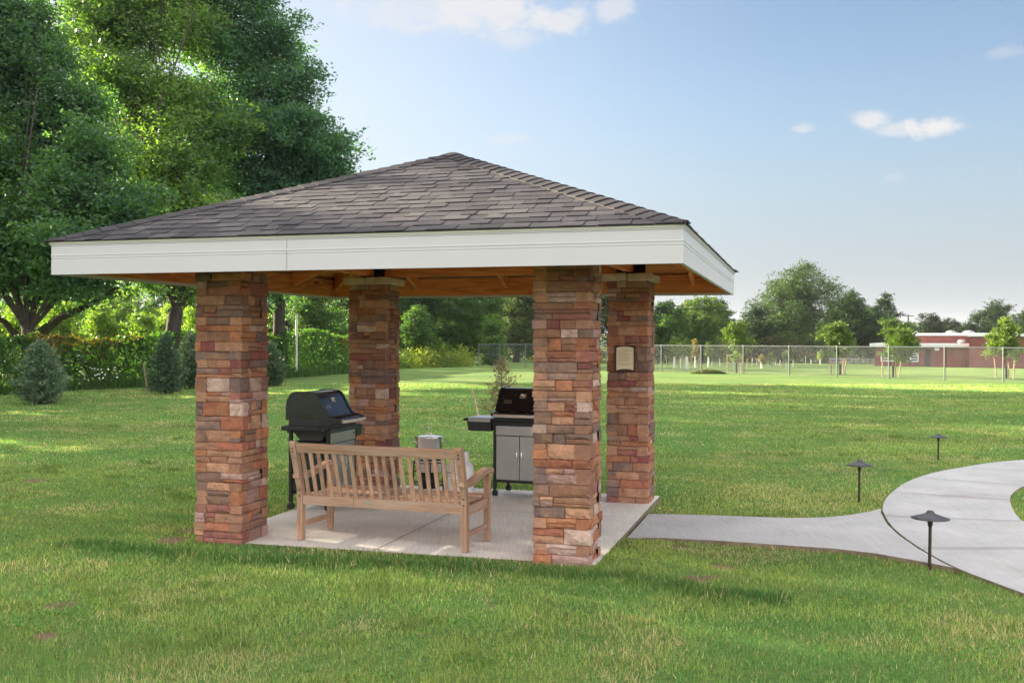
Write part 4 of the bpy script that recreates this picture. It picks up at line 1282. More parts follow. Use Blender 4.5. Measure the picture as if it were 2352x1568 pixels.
# ------------------------------------------------------------------ vine hedge and weeds
HL = [(-27, 4), (-22, 18), (-18.6, 28.5), (-16.3, 35.5), (-13.9, 39.6), (-10.9, 48.7), (-8.9, 56.3), (-8.0, 60)]
def along(poly, s):
    P = np.array(poly); seg = np.linalg.norm(np.diff(P, axis=0), axis=1); cum = np.concatenate([[0], np.cumsum(seg)])
    k = np.clip(np.searchsorted(cum, s)-1, 0, len(seg)-1); t = (s-cum[k])/seg[k]
    p = P[k]*(1-t[:, None])+P[k+1]*t[:, None]; d = (P[k+1]-P[k])/seg[k][:, None]
    return p, np.stack([d[:, 1], -d[:, 0]], 1), cum[-1]
def hedge():
    rg = np.random.default_rng(5)
    L = along(HL, np.array([0.]))[2]
    N = 90000
    s = L*(rg.uniform(0, 1, N)**.75)
    p, n, _ = along(HL, s)
    h = 1.75+1.0*(fbm(s, s*0, .22, 3, 3)-.35)+.35*(vnoise(s, s*0, 2.1, 13)-.3)
    f = rg.uniform(0, 1, N)
    z = f*h
    bulge = .35*fbm(s, z, .9, 4, 3)+.25*(1-f)*.6+.25*vnoise(s, z, 2.2, 9)
    top = f > .93
    side = np.where(rg.uniform(0, 1, N) < .22, -1, 1)
    off = np.where(top, rg.uniform(-.35, .45, N), side*(bulge+rg.normal(0, .05, N)))
    C = np.stack([p[:, 0]+n[:, 0]*off, p[:, 1]+n[:, 1]*off, z], 1)
    w = np.clip(fbm(s, z, .7, 14, 3)*1.6-.3+rg.normal(0, .2, N), 0, 1)
    cols = pick(N, rg, (.03, .08, .025), (.09, .17, .04), w)
    br = (fbm(s, z, .5, 21, 2)+.28*f+rg.normal(0, .1, N)) > .95
    cols[br] = np.array((.17, .13, .04))*rg.uniform(.6, 1.2, (br.sum(), 1))
    out = np.concatenate([n*side[:, None], np.zeros((N, 1))], 1)
    V, cols = leaves(C, .13, rg, cols, up=.2, asp=.85, out=out*.8)
    r = empty('vine_hedge', (-13.9, 39.6, 0), label='long vine-covered hedge along the left edge of the lawn', cat='hedge')
    me = np_mesh('foliage', V-np.array([-13.9, 39.6, 0]), 4, cols)
    link('foliage', me, M['vine'], r)
    b = MB(); rs = random.Random(2)
    for i in range(120):
        ss = np.array([L*rs.uniform(.1, 1)]); q, nn, _ = along(HL, ss); x, y = q[0]
        b.tube([(x+13.9, y-39.6, 0), (x+13.9+rs.uniform(-.2, .2), y-39.6+rs.uniform(-.3, .3), .9), (x+13.9+rs.uniform(-.3, .3), y-39.6+rs.uniform(-.3, .3), rs.uniform(1.6, 2.5))], [.02, .014, .004], 5)
    b.build('vine_stems', M['bark'], r)
hedge()
def blades_mesh(name, x, y, z0, h, w, cols, rg, lean=.45):
    N = len(x)
    a = rg.uniform(0, 2*PI, N); la = rg.uniform(0, 2*PI, N); ln = np.abs(rg.normal(0, lean, N))*h
    V = np.empty((N, 3, 3))
    dx, dy = np.cos(a)*w/2, np.sin(a)*w/2
    V[:, 0, 0] = x-dx; V[:, 0, 1] = y-dy; V[:, 0, 2] = z0
    V[:, 1, 0] = x+dx; V[:, 1, 1] = y+dy; V[:, 1, 2] = z0
    V[:, 2, 0] = x+np.cos(la)*ln; V[:, 2, 1] = y+np.sin(la)*ln; V[:, 2, 2] = z0+h
    return np_mesh(name, V.reshape(-1, 3), 3, cols)
def weeds():
    rg = np.random.default_rng(9)
    line = [(-8.4, 57.5), (-7.0, 63.2), (-4.5, 66.5), (-2.5, 68.3)]
    L = along(line, np.array([0.]))[2]; N = 9000
    s = rg.uniform(0, L, N); p, n, _ = along(line, s); off = rg.normal(0, .5, N)-.3
    x = p[:, 0]+n[:, 0]*off; y = p[:, 1]+n[:, 1]*off
    pt = fbm(s, s*0, .7, 6, 2)
    h = rg.uniform(.3, 1, N)*(.5+1.7*pt)
    C = np.stack([x, y, rg.uniform(0, 1, N)*h], 1)
    w = np.clip(pt*2-.5+rg.normal(0, .2, N), 0, 1)
    cols = pick(N, rg, (.06, .12, .03), (.26, .27, .06), w)
    V, cols = leaves(C, .2, rg, cols, asp=.35)
    tag(link('tall_weeds', np_mesh('tall_weeds', V, 4, cols), M['leaf']), 'tall yellowish weeds at the foot of the dark trees', 'weeds', kind='stuff')
    # long grass along the hedge foot
    N = 16000; L = along(HL, np.array([0.]))[2]; s = L*rg.uniform(.3, 1, N); p, n, _ = along(HL, s); off = .35+np.abs(rg.normal(0, .35, N))
    cols = pick(N, rg, (.03, .075, .02), (.08, .15, .03), rg.uniform(0, 1, N))
    tag(link('long_grass', blades_mesh('long_grass', p[:, 0]+n[:, 0]*off, p[:, 1]+n[:, 1]*off, 0*s, rg.uniform(.15, .6, N), np.full(N, .03), cols, rg), M['blade']), 'long uncut grass at the foot of the vine hedge', 'grass', kind='stuff')
weeds()
def flowers():
    b = MB(); rs = random.Random(4)
    x0, y0, _ = AT(228, 880, 36.2)
    r = empty('flower_clump', (x0, y0, 0), label='clump of white daisies in front of the vines, right of the rounded spruce', cat='flowers')
    st = MB()
    for i in range(26):
        x = rs.gauss(0, .55); y = rs.uniform(-.3, .2); z = rs.uniform(.35, .8)
        b.lathe([(0, .006), (.035, .0), (.0, -.004)], (x, y, z), 7, M=Euler((rs.uniform(.4, 1.3), 0, rs.uniform(-.5, .5))).to_matrix())
        st.tube([(x*.8, y, 0), (x, y, z-.01)], .006, 4, col=(.05, .11, .03, 1))
    b.build('blossoms', M['petal'], r); st.build('stems', M['blade'], r)
flowers()

# ------------------------------------------------------------------ young conifers
def spruce(name, pos, h, w, label, seed, cA=(.05, .10, .06), cB=(.19, .28, .16), dead=False, lean=0., stakes=(), bulge=.32, n=9000):
    rg = np.random.default_rng(seed); rs = random.Random(seed)
    r = empty(name, pos, 0, label=label, cat='conifer')
    b = MB()
    b.tube([(0, 0, -.05), (lean*.5, 0, h*.5), (lean, 0, h*.98)], [.045 if not dead else .02, .025 if not dead else .012, .004], 7)
    nb = 120 if not dead else 70
    tips = []
    for i in range(nb):
        f = (i+.5)/nb
        z = h*(.04+.92*f)
        e = min(1, .62+1.5*f)*(1-f)**.62*1.12 if not dead else (1-f)**.8
        L = w*.5*max(.06, e)*(rs.uniform(.6, 1.3) if rs.random() < .7 else rs.uniform(.9, 1.15))
        a = i*2.399
        up = .25+.5*f
        p0 = (lean*f, 0, z-L*up*.4); p1 = (lean*f+math.cos(a)*L, math.sin(a)*L, z+L*up*.35)
        b.tube([p0, (p0[0]*.5+p1[0]*.5, p0[1]*.5+p1[1]*.5, (p0[2]+p1[2])/2-.02), p1], [.010 if not dead else .006, .007 if not dead else .0045, .002], 4, caps=False)
        tips.append((p0, p1, L))
        if dead:
            for q in range(9):
                t = rs.uniform(.25, 1); s = Vector(p0).lerp(Vector(p1), t)
                b.tube([s, s+Vector((rs.uniform(-.12, .12), rs.uniform(-.12, .12), rs.uniform(-.02, .13)))], [.0028, .001], 3, caps=False)
    b.build('trunk', M['bark' if not dead else 'bark2'], r)
    T = np.array([[*a, *c] for a, c, _ in tips]); Ls = np.array([l for *_, l in tips])
    k = rg.choice(len(T), n, p=(Ls/Ls.sum()))
    t = rg.uniform(.2, 1.04, n)**.75
    C = T[k, :3]*(1-t[:, None])+T[k, 3:]*t[:, None]+rg.normal(0, .035+.04*w*.5, (n, 3))*np.array([1, 1, .7])
    dirv = T[k, 3:]-T[k, :3]; dirv /= np.linalg.norm(dirv, axis=1)[:, None]
    a = dirv+rg.normal(0, .55, (n, 3)); a[:, 2] += .35; a /= np.linalg.norm(a, axis=1)[:, None]
    bb = np.cross(rg.normal(size=(n, 3)), a); bb /= np.linalg.norm(bb, axis=1)[:, None]
    sz = rg.uniform(.05, .11, n)[:, None]
    V = np.empty((n, 4, 3)); V[:, 0] = C-a*sz*.5; V[:, 1] = C+bb*sz*.16; V[:, 2] = C+a*sz*.5; V[:, 3] = C-bb*sz*.16
    wgt = np.clip(t*.9-.2+rg.normal(0, .25, n), 0, 1)
    cols = pick(n, rg, cA, cB, wgt)
    link('needles', np_mesh('needles', V.reshape(-1, 3), 4, cols), M['needle'], r)
    return r
def stake(pos, top, label, r=.03, group='weathered stakes beside the young conifers', cat='stake', mat='stake', name='wooden_stake'):
    b = MB(); T = Vector(top)-Vector(pos)
    b.tube([(-T.x*.05, -T.y*.05, -.05), (T.x*.5+.004, T.y*.5, T.z*.5), tuple(T)], [r, r*.95, r*.85], 6)
    o = b.build(name, M[mat]); o.location = pos
    return tag(o, label, cat, group)
x, y = G(93, 928); spruce('young_spruce', (x, y, 0), 1.80, 1.36, 'full rounded young spruce at the left edge of the lawn', 61, n=15000, bulge=.42)
p = G(76, 930); stake((*p, 0), AT(62, 868, 28.4), 'thin leaning stake on the near side of the rounded spruce', .02)
p = G(140, 912); stake((*p, 0), AT(139, 862, 30.1), 'short pale stake right of the rounded spruce', .025)
x, y = G(381, 905); spruce('young_spruce', (x, y, 0), 2.05, 1.25, 'dark loose young pine with bare lower twigs between two stakes', 62, n=9000, cA=(.035, .07, .042), cB=(.10, .165, .09), bulge=.25)
p = G(340, 903); stake((*p, 0), AT(329, 836, 34), 'pale stake leaning left of the loose young pine', .035)
p = G(410, 902); stake((*p, 0), AT(417, 838, 34), 'pale stake right of the loose young pine', .035)
x, y = G(437, 893); spruce('young_spruce', (x, y, 0), 2.1, 1.3, 'dark young pine half hidden by the near left column', 63, n=8000, cA=(.035, .07, .042), cB=(.10, .165, .09))
x, y = G(618, 887); spruce('young_spruce', (x, y, 0), 1.75, 1.35, 'dark young conifer just right of the near left column', 64, n=9000, cA=(.03, .065, .04), cB=(.09, .15, .08))
x, y = G(1152, 952); dd = spruce('young_spruce', (x, y, 0), 1.42, 1.15, 'half dead young spruce with bare brown twigs behind the right grill', 65, n=1100, cA=(.20, .14, .08), cB=(.22, .20, .08), dead=True)
p = G(1100, 956); stake((*p, 0), AT(1085, 896, y), 'grey crooked stake beside the half dead young spruce', .022)
x, y, z = AT(681, 796, 49)
b = MB(); b.tube([(0, 0, -.3), (0, 0, 2.95)], .05, 8); b.lathe([(0, 2.98), (.05, 2.95)], (0, 0, 0), 8); o = b.build('white_post', M['tubew']); o.location = (x, y, 0); tag(o, 'slim white post rising out of the vines between the left columns', 'post')

# ------------------------------------------------------------------ chain-link fence
def chain_fence():
    P0 = np.array([-2.3, 68.0]); d = np.array([.698, -.717])
    FH = 1.47
    r = empty('chain_link_fence', (P0[0], P0[1], 0), label='long galvanised chain-link fence crossing the far side of the lawn', cat='fence')
    ul = [1100, 1147.6, 1207, 1272, 1345, 1430, 1519.4, 1610.6, 1707.6, 1812.3, 1922.3, 2041.5, 2169.6, 2304.5, 2450, 2610]
    ts = []
    for u in ul:
        k = (u-1176)/FP; t = (P0[0]-k*P0[1])/(k*d[1]-d[0]); ts.append(t)
    gzf = lambda t: float(gz(P0[0]+d[0]*t, P0[1]+d[1]*t))
    for t in ts:
        x, y = d*t; z = gzf(t)
        b = MB(); b.tube([(x, y, z-.1), (x, y, z+FH)], .03, 8); b.lathe([(.036, FH-.02+z), (.036, FH+.03+z), (.0, FH+.06+z)], (x, y, 0), 8); b.build('post', M['galv'], r)
    b = MB(); b.tube([(*(d*ts[0]), FH+gzf(ts[0])), (*(d*ts[-1]), FH+gzf(ts[-1]))], .024, 8); b.build('top_rail', M['galv'], r)
    b = MB(); b.tube([(*(d*ts[0]), .78), (*(d*ts[1]), .78)], .02, 8); b.build('mid_rail', M['galv'], r)
    pl = .07; wr = .0014
    for i in range(len(ts)-1):
        a, c = ts[i], ts[i+1]
        V = []
        n = int((c-a+FH)/pl)
        for sgn in (1, -1):
            for k in range(n):
                s0 = a-FH*(sgn > 0)+k*pl; s1 = s0+FH*1.0
                if sgn < 0: s0, s1 = s1, s0
                z0, z1 = 0., FH
                # clip to the bay
                def at(s): return (s-s0)/(s1-s0)*FH
                lo, hi = (s0, s1) if s0 < s1 else (s1, s0)
                L0, L1 = max(lo, a), min(hi, c)
                if L1-L0 < .01: continue
                q0 = d*L0; q1 = d*L1
                p0 = Vector((q0[0], q0[1], at(L0)+.01)); p1 = Vector((q1[0], q1[1], at(L1)+.01))
                V.append((p0, p1))
        b = MB()
        nrm = Vector((.717, .698, 0))
        for p0, p1 in V:
            up = (p1-p0).normalized().cross(nrm)*wr
            vs = [p0+up, p0-up*.5+nrm*wr, p0-up*.5-nrm*wr, p1+up, p1-up*.5+nrm*wr, p1-up*.5-nrm*wr]
            b.add(vs, [(0, 1, 4, 3), (1, 2, 5, 4), (2, 0, 3, 5)])
        b.build('mesh_panel', M['wire'], r)
chain_fence()

# ------------------------------------------------------------------ staked maples by the fence
def Z3(X, Y): return ((1900+X/3.36)/1.2755, (900+Y/3.36)/1.2755)
def sapling(pos, top, w, label, seed, red=0.):
    h = top-pos[2]; rs = random.Random(seed)
    pf = round_puffs(pos, h, w, rs, low=.42, k=9)
    r = tree('young_maple', pos, pf, .032, h*.42, label, 'young staked maples along the fence', 'young tree', nclump=330, per=24, sig=.13, leaf=.12, cA=(.05, .09, .025), cB=(.14, .185, .05), seed=seed, bark='bark2', shell=.25, gap=.35, twigs=4)
    b = MB(); b.tube([(0, 0, 0), (.0, 0, .55)], .06, 8); b.build('trunk_sleeve', M['sleeve'], r)
sp = [(1691, 856.5, 733, 84, 'first young maple from the left behind the fence, with two stakes'), (1930, 860, 737, 84, 'second young maple, in front of the tallest tree, with three stakes'),
      (2050.7, 866, 735, 96, 'third young maple, standing before the left end of the brick building'), (2311, 869, 727, 98, 'rightmost young maple before the brick building')]
SPD = []
for i, (u, vb, vt, w, lab) in enumerate(sp):
    x, y, z = GG(u, vb); SPD.append((x, y, z)); sapling((x, y, z), AT(u, vt, y)[2], w*1.2*y/FP, lab, 700+i)
stk = [(0, (783, 640), (772, 465)), (0, (912, 645), (917, 478)), (0, (925, 645), (930, 490)), (1, (1802, 662), (1795, 492)), (1, (1918, 660), (1917, 512)), (1, (1932, 660), (1948, 495))]
for j, (i, b0, t0) in enumerate(stk):
    x, y, z = GG(*Z3(*b0)); stake((x, y, z), AT(*Z3(*t0), y), ['left stake of the first young maple', 'middle stake of the first young maple', 'right stake of the first young maple', 'left stake of the second young maple', 'middle pale stake of the second young maple', 'right leaning stake of the second young maple'][j], .035, 'stakes of the young maples')
def Z6(X, Y): return ((2500+X/4.704)/1.2755, (940+Y/4.704)/1.2755)
for j, (b0, t0) in enumerate([((402, 772), (398, 512)), ((583, 775), (580, 470)), ((628, 780), (662, 515)), ((1972, 790), (1943, 520)), ((2142, 790), (2137, 568)), ((2207, 797), (2220, 530))]):
    x, y, z = GG(*Z6(*b0)); stake((x, y, z), AT(*Z6(*t0), y), ['left stake of the third young maple', 'middle stake of the third young maple', 'right leaning stake of the third young maple', 'left leaning stake of the rightmost young maple', 'middle pale stake of the rightmost young maple', 'right stake of the rightmost young maple'][j], .032, 'stakes of the young maples')
# nursery of small saplings, guards and stakes
small = [(255, 595, 268, 42, 0), (315, 600, 318, 50, 0), (375, 597, 280, 50, 0), (458, 592, 300, 50, 1), (590, 585, 325, 56, 0), (1205, 595, 448, 46, 0), (1355, 598, 418, 34, 0), (1118, 598, 470, 40, 1), (1690, 560, 420, 60, 0)]
for j, (X, Yb, Yt, wpx, red) in enumerate(small):
    x, y, z = GG(*Z3(X, Yb)); top = AT(*Z3(X, Yt), y)[2]; w = wpx/3.36/1.2755*y/FP
    lab = ['leftmost thin sapling behind the fence, with pale upright top', 'low fan-shaped sapling second from left behind the fence', 'thin sapling third from left, with a white trunk guard', 'thin sapling with reddish brown leaves', 'small round sapling left of the first young maple',
           'small sapling in mid nursery right of the first young maple', 'narrow sapling beside a fence post in mid nursery', 'crooked brownish sapling in mid nursery', 'small distant sapling left of the second young maple'][j]
    cA, cB = ((.08, .13, .04), (.19, .24, .07)) if not red else ((.13, .11, .05), (.21, .15, .07))
    r = tree('sapling', (x, y, z), round_puffs((x, y, z), top-z, w, random.Random(j), low=.45, k=5), .02, (top-z)*.45, lab, 'small saplings in the nursery beyond the fence', 'sapling', nclump=90, per=12, sig=.12, leaf=.13, cA=cA, cB=cB, seed=800+j, bark='bark2', shell=.1, gap=.2, twigs=2)
    b = MB(); b.tube([(0, 0, 0), (0, 0, .75)], .045, 8); b.build('trunk_guard', M['tubew'], r)
wst = [(178, 600, 478, 0), (245, 602, 492, 1), (298, 600, 500, 0), (328, 610, 466, 0), (368, 605, 480, 1), (388, 610, 482, 1), (425, 600, 500, 0), (493, 620, 475, 0), (583, 588, 490, 1), (622, 580, 528, 1), (700, 582, 498, 1), (745, 580, 510, 0), (833, 580, 505, 1), (880, 582, 495, 0), (970, 580, 505, 0), (1018, 585, 498, 1), (1062, 570, 508, 1), (1105, 598, 532, 1), (1180, 575, 520, 1), (1250, 578, 525, 1), (1290, 575, 520, 1), (1325, 598, 530, 0), (1420, 590, 520, 1), (1545, 556, 482, 1), (1600, 560, 510, 1), (1455, 590, 545, 0)]
for j, (X, Yb, Yt, wh) in enumerate(wst):
    x, y, z = GG(*Z3(X, Yb)); T = AT(*Z3(X+((j*37) % 13-6), Yt), y)
    stake((x, y, z), T, 'thin white trunk guard in the rows of the nursery beyond the fence' if wh else 'thin wooden stake in the rows of the nursery beyond the fence', .032, 'white guards in the nursery' if wh else 'stakes in the nursery', 'guard' if wh else 'stake', 'tubew' if wh else 'stake', 'trunk_guard' if wh else 'wooden_stake')
# clippings
def clippings():
    rg = np.random.default_rng(3); x0, y0 = G(1627, 858); N = 2500
    a = rg.uniform(0, 2*PI, N); q = np.sqrt(rg.uniform(0, 1, N)); x = x0+.95*q*np.cos(a); y = y0+.45*q*np.sin(a); h = .22*(1-q**2)
    C = np.stack([x, y, h*rg.uniform(.2, 1, N)+.02], 1)
    V, c = leaves(C, .1, rg, pick(N, rg, (.07, .09, .03), (.16, .16, .06), rg.uniform(0, 1, N)), asp=.3)
    tag(link('clippings_heap', np_mesh('clippings_heap', V, 4, c), M['blade']), 'low heap of grass clippings before the fence', 'clippings')
clippings()
# low pale rail
def low_rail():
    a = GG(*Z3(1915, 560)); c = GG(*Z3(2228, 560)); r = empty('low_rail_fence', a, label='low pale rail fence left of the brick building', cat='fence')
    va = Vector(a); vc = Vector(c)
    hh = AT(*Z3(1915, 508), a[1])[2]-a[2]
    for k in range(5):
        p = va.lerp(vc, k/4)-va
        b = MB(); b.tube([p, p+Vector((0, 0, hh+.1))], .06, 6); b.build('post', M['rail'], r)
    for z in (hh, hh*.45):
        b = MB(); b.box(tuple((vc-va)/2+Vector((0, -.1, z))), ((vc-va).length, .05, .16)); o = b.build('rail', M['rail'], r)
low_rail()

# ------------------------------------------------------------------ brick building
def building():
    P1 = Vector(GG(2009, 840)); 
    P2x, P2y, _ = GG(2227, 848.6)
    yaw = math.atan2(P2y-P1.y, P2x-P1.x)
    yaw = max(yaw, R(-24))
    r = empty('brick_building', (P1.x, P1.y, 0), yaw, label='low red brick school building with white roof trim at the right', cat='building')
    dx, dy = math.cos(yaw), math.sin(yaw)
    def wx(u, off=0.):   # along-wall coordinate seen at column u on the plane y = off
        k = (u-1176)/FP; ox, oy = P1.x-dy*off, P1.y+dx*off
        return (k*oy-ox)/(dx-k*dy)
    def zz(u, v, off=0.):
        t = wx(u, off); Y = P1.y+dy*t+dx*off
        return AT(u, v, Y)[2]
    zr = zz(2030, 795.5); zt = zz(2030, 788.5)
    xr = wx(2227); B0 = -4.5
    Dp = 14
    u_of = lambda X: (2500+X/4.704)/1.2755
    v_of = lambda Y: (940+Y/4.704)/1.2755
    # low wall with real openings
    ops = []
    for (xa, xb, ya, yb, kind) in ((375, 585, 438, 556, 'w'), (685, 900, 440, 562, 'w'), (985, 1068, 398, 640, 'd')):
        ops.append((wx(u_of(xa)), wx(u_of(xb)), zz(u_of(xa), v_of(yb)), zz(u_of(xa), v_of(ya)), kind))
    b = MB(); T = .25
    xs = 0.
    def wbox(x0, x1, z0, z1, y0=0, y1=T): b.box(((x0+x1)/2, (y0+y1)/2, (z0+z1)/2), (x1-x0, y1-y0, z1-z0))
    for (a, c, z0, z1, k) in ops:
        wbox(xs, a, B0, zr); wbox(a, c, z1, zr)
        if k == 'w': wbox(a, c, B0, z0)
        xs = c
    wbox(xs, xr, B0, zr)
    wbox(0, T, B0, zr, T+.001, Dp)
    b.build('wall', M['brick'], r)
    b = MB(); b.box((xr/2-.15, Dp/2-.25, (zr+zt)/2+.01), (xr+.5, Dp+.4, zt-zr)); b.build('roof_trim', M['trim'], r)
    for (a, c, z0, z1, k) in ops:
        if k == 'w':
            f = MB(); fw = .10
            f.box(((a+c)/2, .09, z0+fw/2), (c-a, .12, fw)); f.box(((a+c)/2, .09, z1-fw/2), (c-a, .12, fw))
            zm = (z0+z1)/2
            for q in (a+fw/2, (a+c)/2, c-fw/2): f.box((q, .09, zm), (fw, .118, z1-z0-2*fw-.004))
            for zq in (z0+(z1-z0)*.36, z0+(z1-z0)*.68): 
                for s0, s1 in ((a+fw, (a+c)/2-fw/2), ((a+c)/2+fw/2, c-fw)): f.box(((s0+s1)/2, .09, zq), (s1-s0-.004, .10, .07))
            w = f.build('window', M['trim'], r)
            MB().box(((a+c)/2, .14, zm), (c-a-.02, .02, z1-z0-.02)).build('pane', M['glass'], w)
        else:
            MB().box(((a+c)/2+.25, 1.05, (z0+z1)/2), (c-a+1.2, .08, z1-z0+.3)).build('door', M['greydoor'], r)
    # tall block behind and forward block at the right
    zu = zz(2270, 764.5); zub = zz(2270, 771)
    xa = wx(u_of(830), 5.)
    b = MB(); b.box(((xa+xr+20)/2, 5+6, (zub+B0)/2), (xr+20-xa, 12, zub-B0)); b.build('wall', M['brick'], r)
    b = MB(); b.box(((xa+xr+20)/2, 5+6, (zu+zub)/2+.03), (xr+20.3-xa, 12.3, zu-zub)); b.build('roof_trim', M['trim'], r)
    xf = wx(u_of(1597), -1.2)
    zf = zz(2300, 769, -1.2); zf2 = zz(2300, 773.5, -1.2)
    b = MB(); b.box((xf+12, -1.2+6, (zf2+B0)/2), (24, 12, zf2-B0)); b.build('wall', M['brick'], r)
    b = MB(); b.box((xf+12, -1.2+6, (zf+zf2)/2+.03), (24.3, 12.3, zf-zf2)); b.build('roof_trim', M['trim'], r)
    # roof things
    b = MB(); X = wx(u_of(1490), 2.5); b.lathe([(.22, zt-.1), (.24, zt+.08), (.36, zt+.10), (.34, zt+.2), (.24, zt+.33), (0, zt+.36)], (X, 2.5, 0), 18); b.build('roof_vent', M['rail'], r)
    for Xp, wp in ((1345, 150), (1590, 170)):
        X = wx(u_of(Xp), 9); b = MB(); rr = wp/4.704/1.2755/2*100/FP; b.lathe([(rr, zu-.1), (rr*.97, zu+.08), (rr*.8, zu+.2), (rr*.45, zu+.28), (0, zu+.31)], (X, 9, 0), 18); b.build('roof_dome', M['rail'], r)
    b = MB(); X = wx(u_of(865), 8); b.lathe([(.16, zu), (.2, zu+.12), (.12, zu+.22), (0, zu+.23)], (X, 8, 0), 12); b.build('roof_vent', M['rail'], r)
    b = MB(); X0, X1 = wx(u_of(1120)), wx(u_of(1185)); b.box(((X0+X1)/2, -.12, zz(u_of(1150), v_of(385))), (X1-X0, .22, .3), bev=.03); b.build('wall_lamp', M['trim'], r)
building()

# ------------------------------------------------------------------ poles
def pole(u, vt, d, label, arm=True, extra=False):
    x = (u-1176)/FP*d; z0 = float(gz(x, d)); top = AT(u, vt, d)[2]
    r = empty('utility_pole', (x, d, z0), .2, label=label, cat='utility pole')
    MB().tube([(0, 0, -.5), (0, 0, top-z0)], [.16, .12], 8).build('post', M['bark'], r)
    if arm: MB().box((0, 0, top-z0-.3), (2.4, .12, .14)).build('crossarm', M['bark'], r)
    if extra:
        MB().tube([(-.1, -.25, 2.8), (-.1, -.25, 7.2-1.2)], .09, 8).build('conduit', M['rail'], r)
    return (x, d, top)
a = pole(1990, 731, 128, 'dark utility pole with pale conduit left of the brick building', extra=True)
c = pole(2113, 741, 158, 'thin distant utility pole above the brick building', arm=False)
e = pole(2086, 722, 200, 'farthest utility pole, small above the far trees')
def wire(p, q, lab, sag=1.):
    pts = [Vector(p).lerp(Vector(q), t)-Vector((0, 0, sag*4*t*(1-t))) for t in np.linspace(0, 1, 14)]
    b = MB(); b.tube(pts, .018, 4); tag(b.build('power_line', M['black']), lab, 'cable')
wire((a[0]+1, a[1], a[2]-.2), (c[0], c[1], c[2]-.2), 'thin black power line between the two nearer utility poles')
wire((c[0], c[1], c[2]-.2), (c[0]+45, 150, c[2]-.4), 'thin black power line running right from the thin pole')

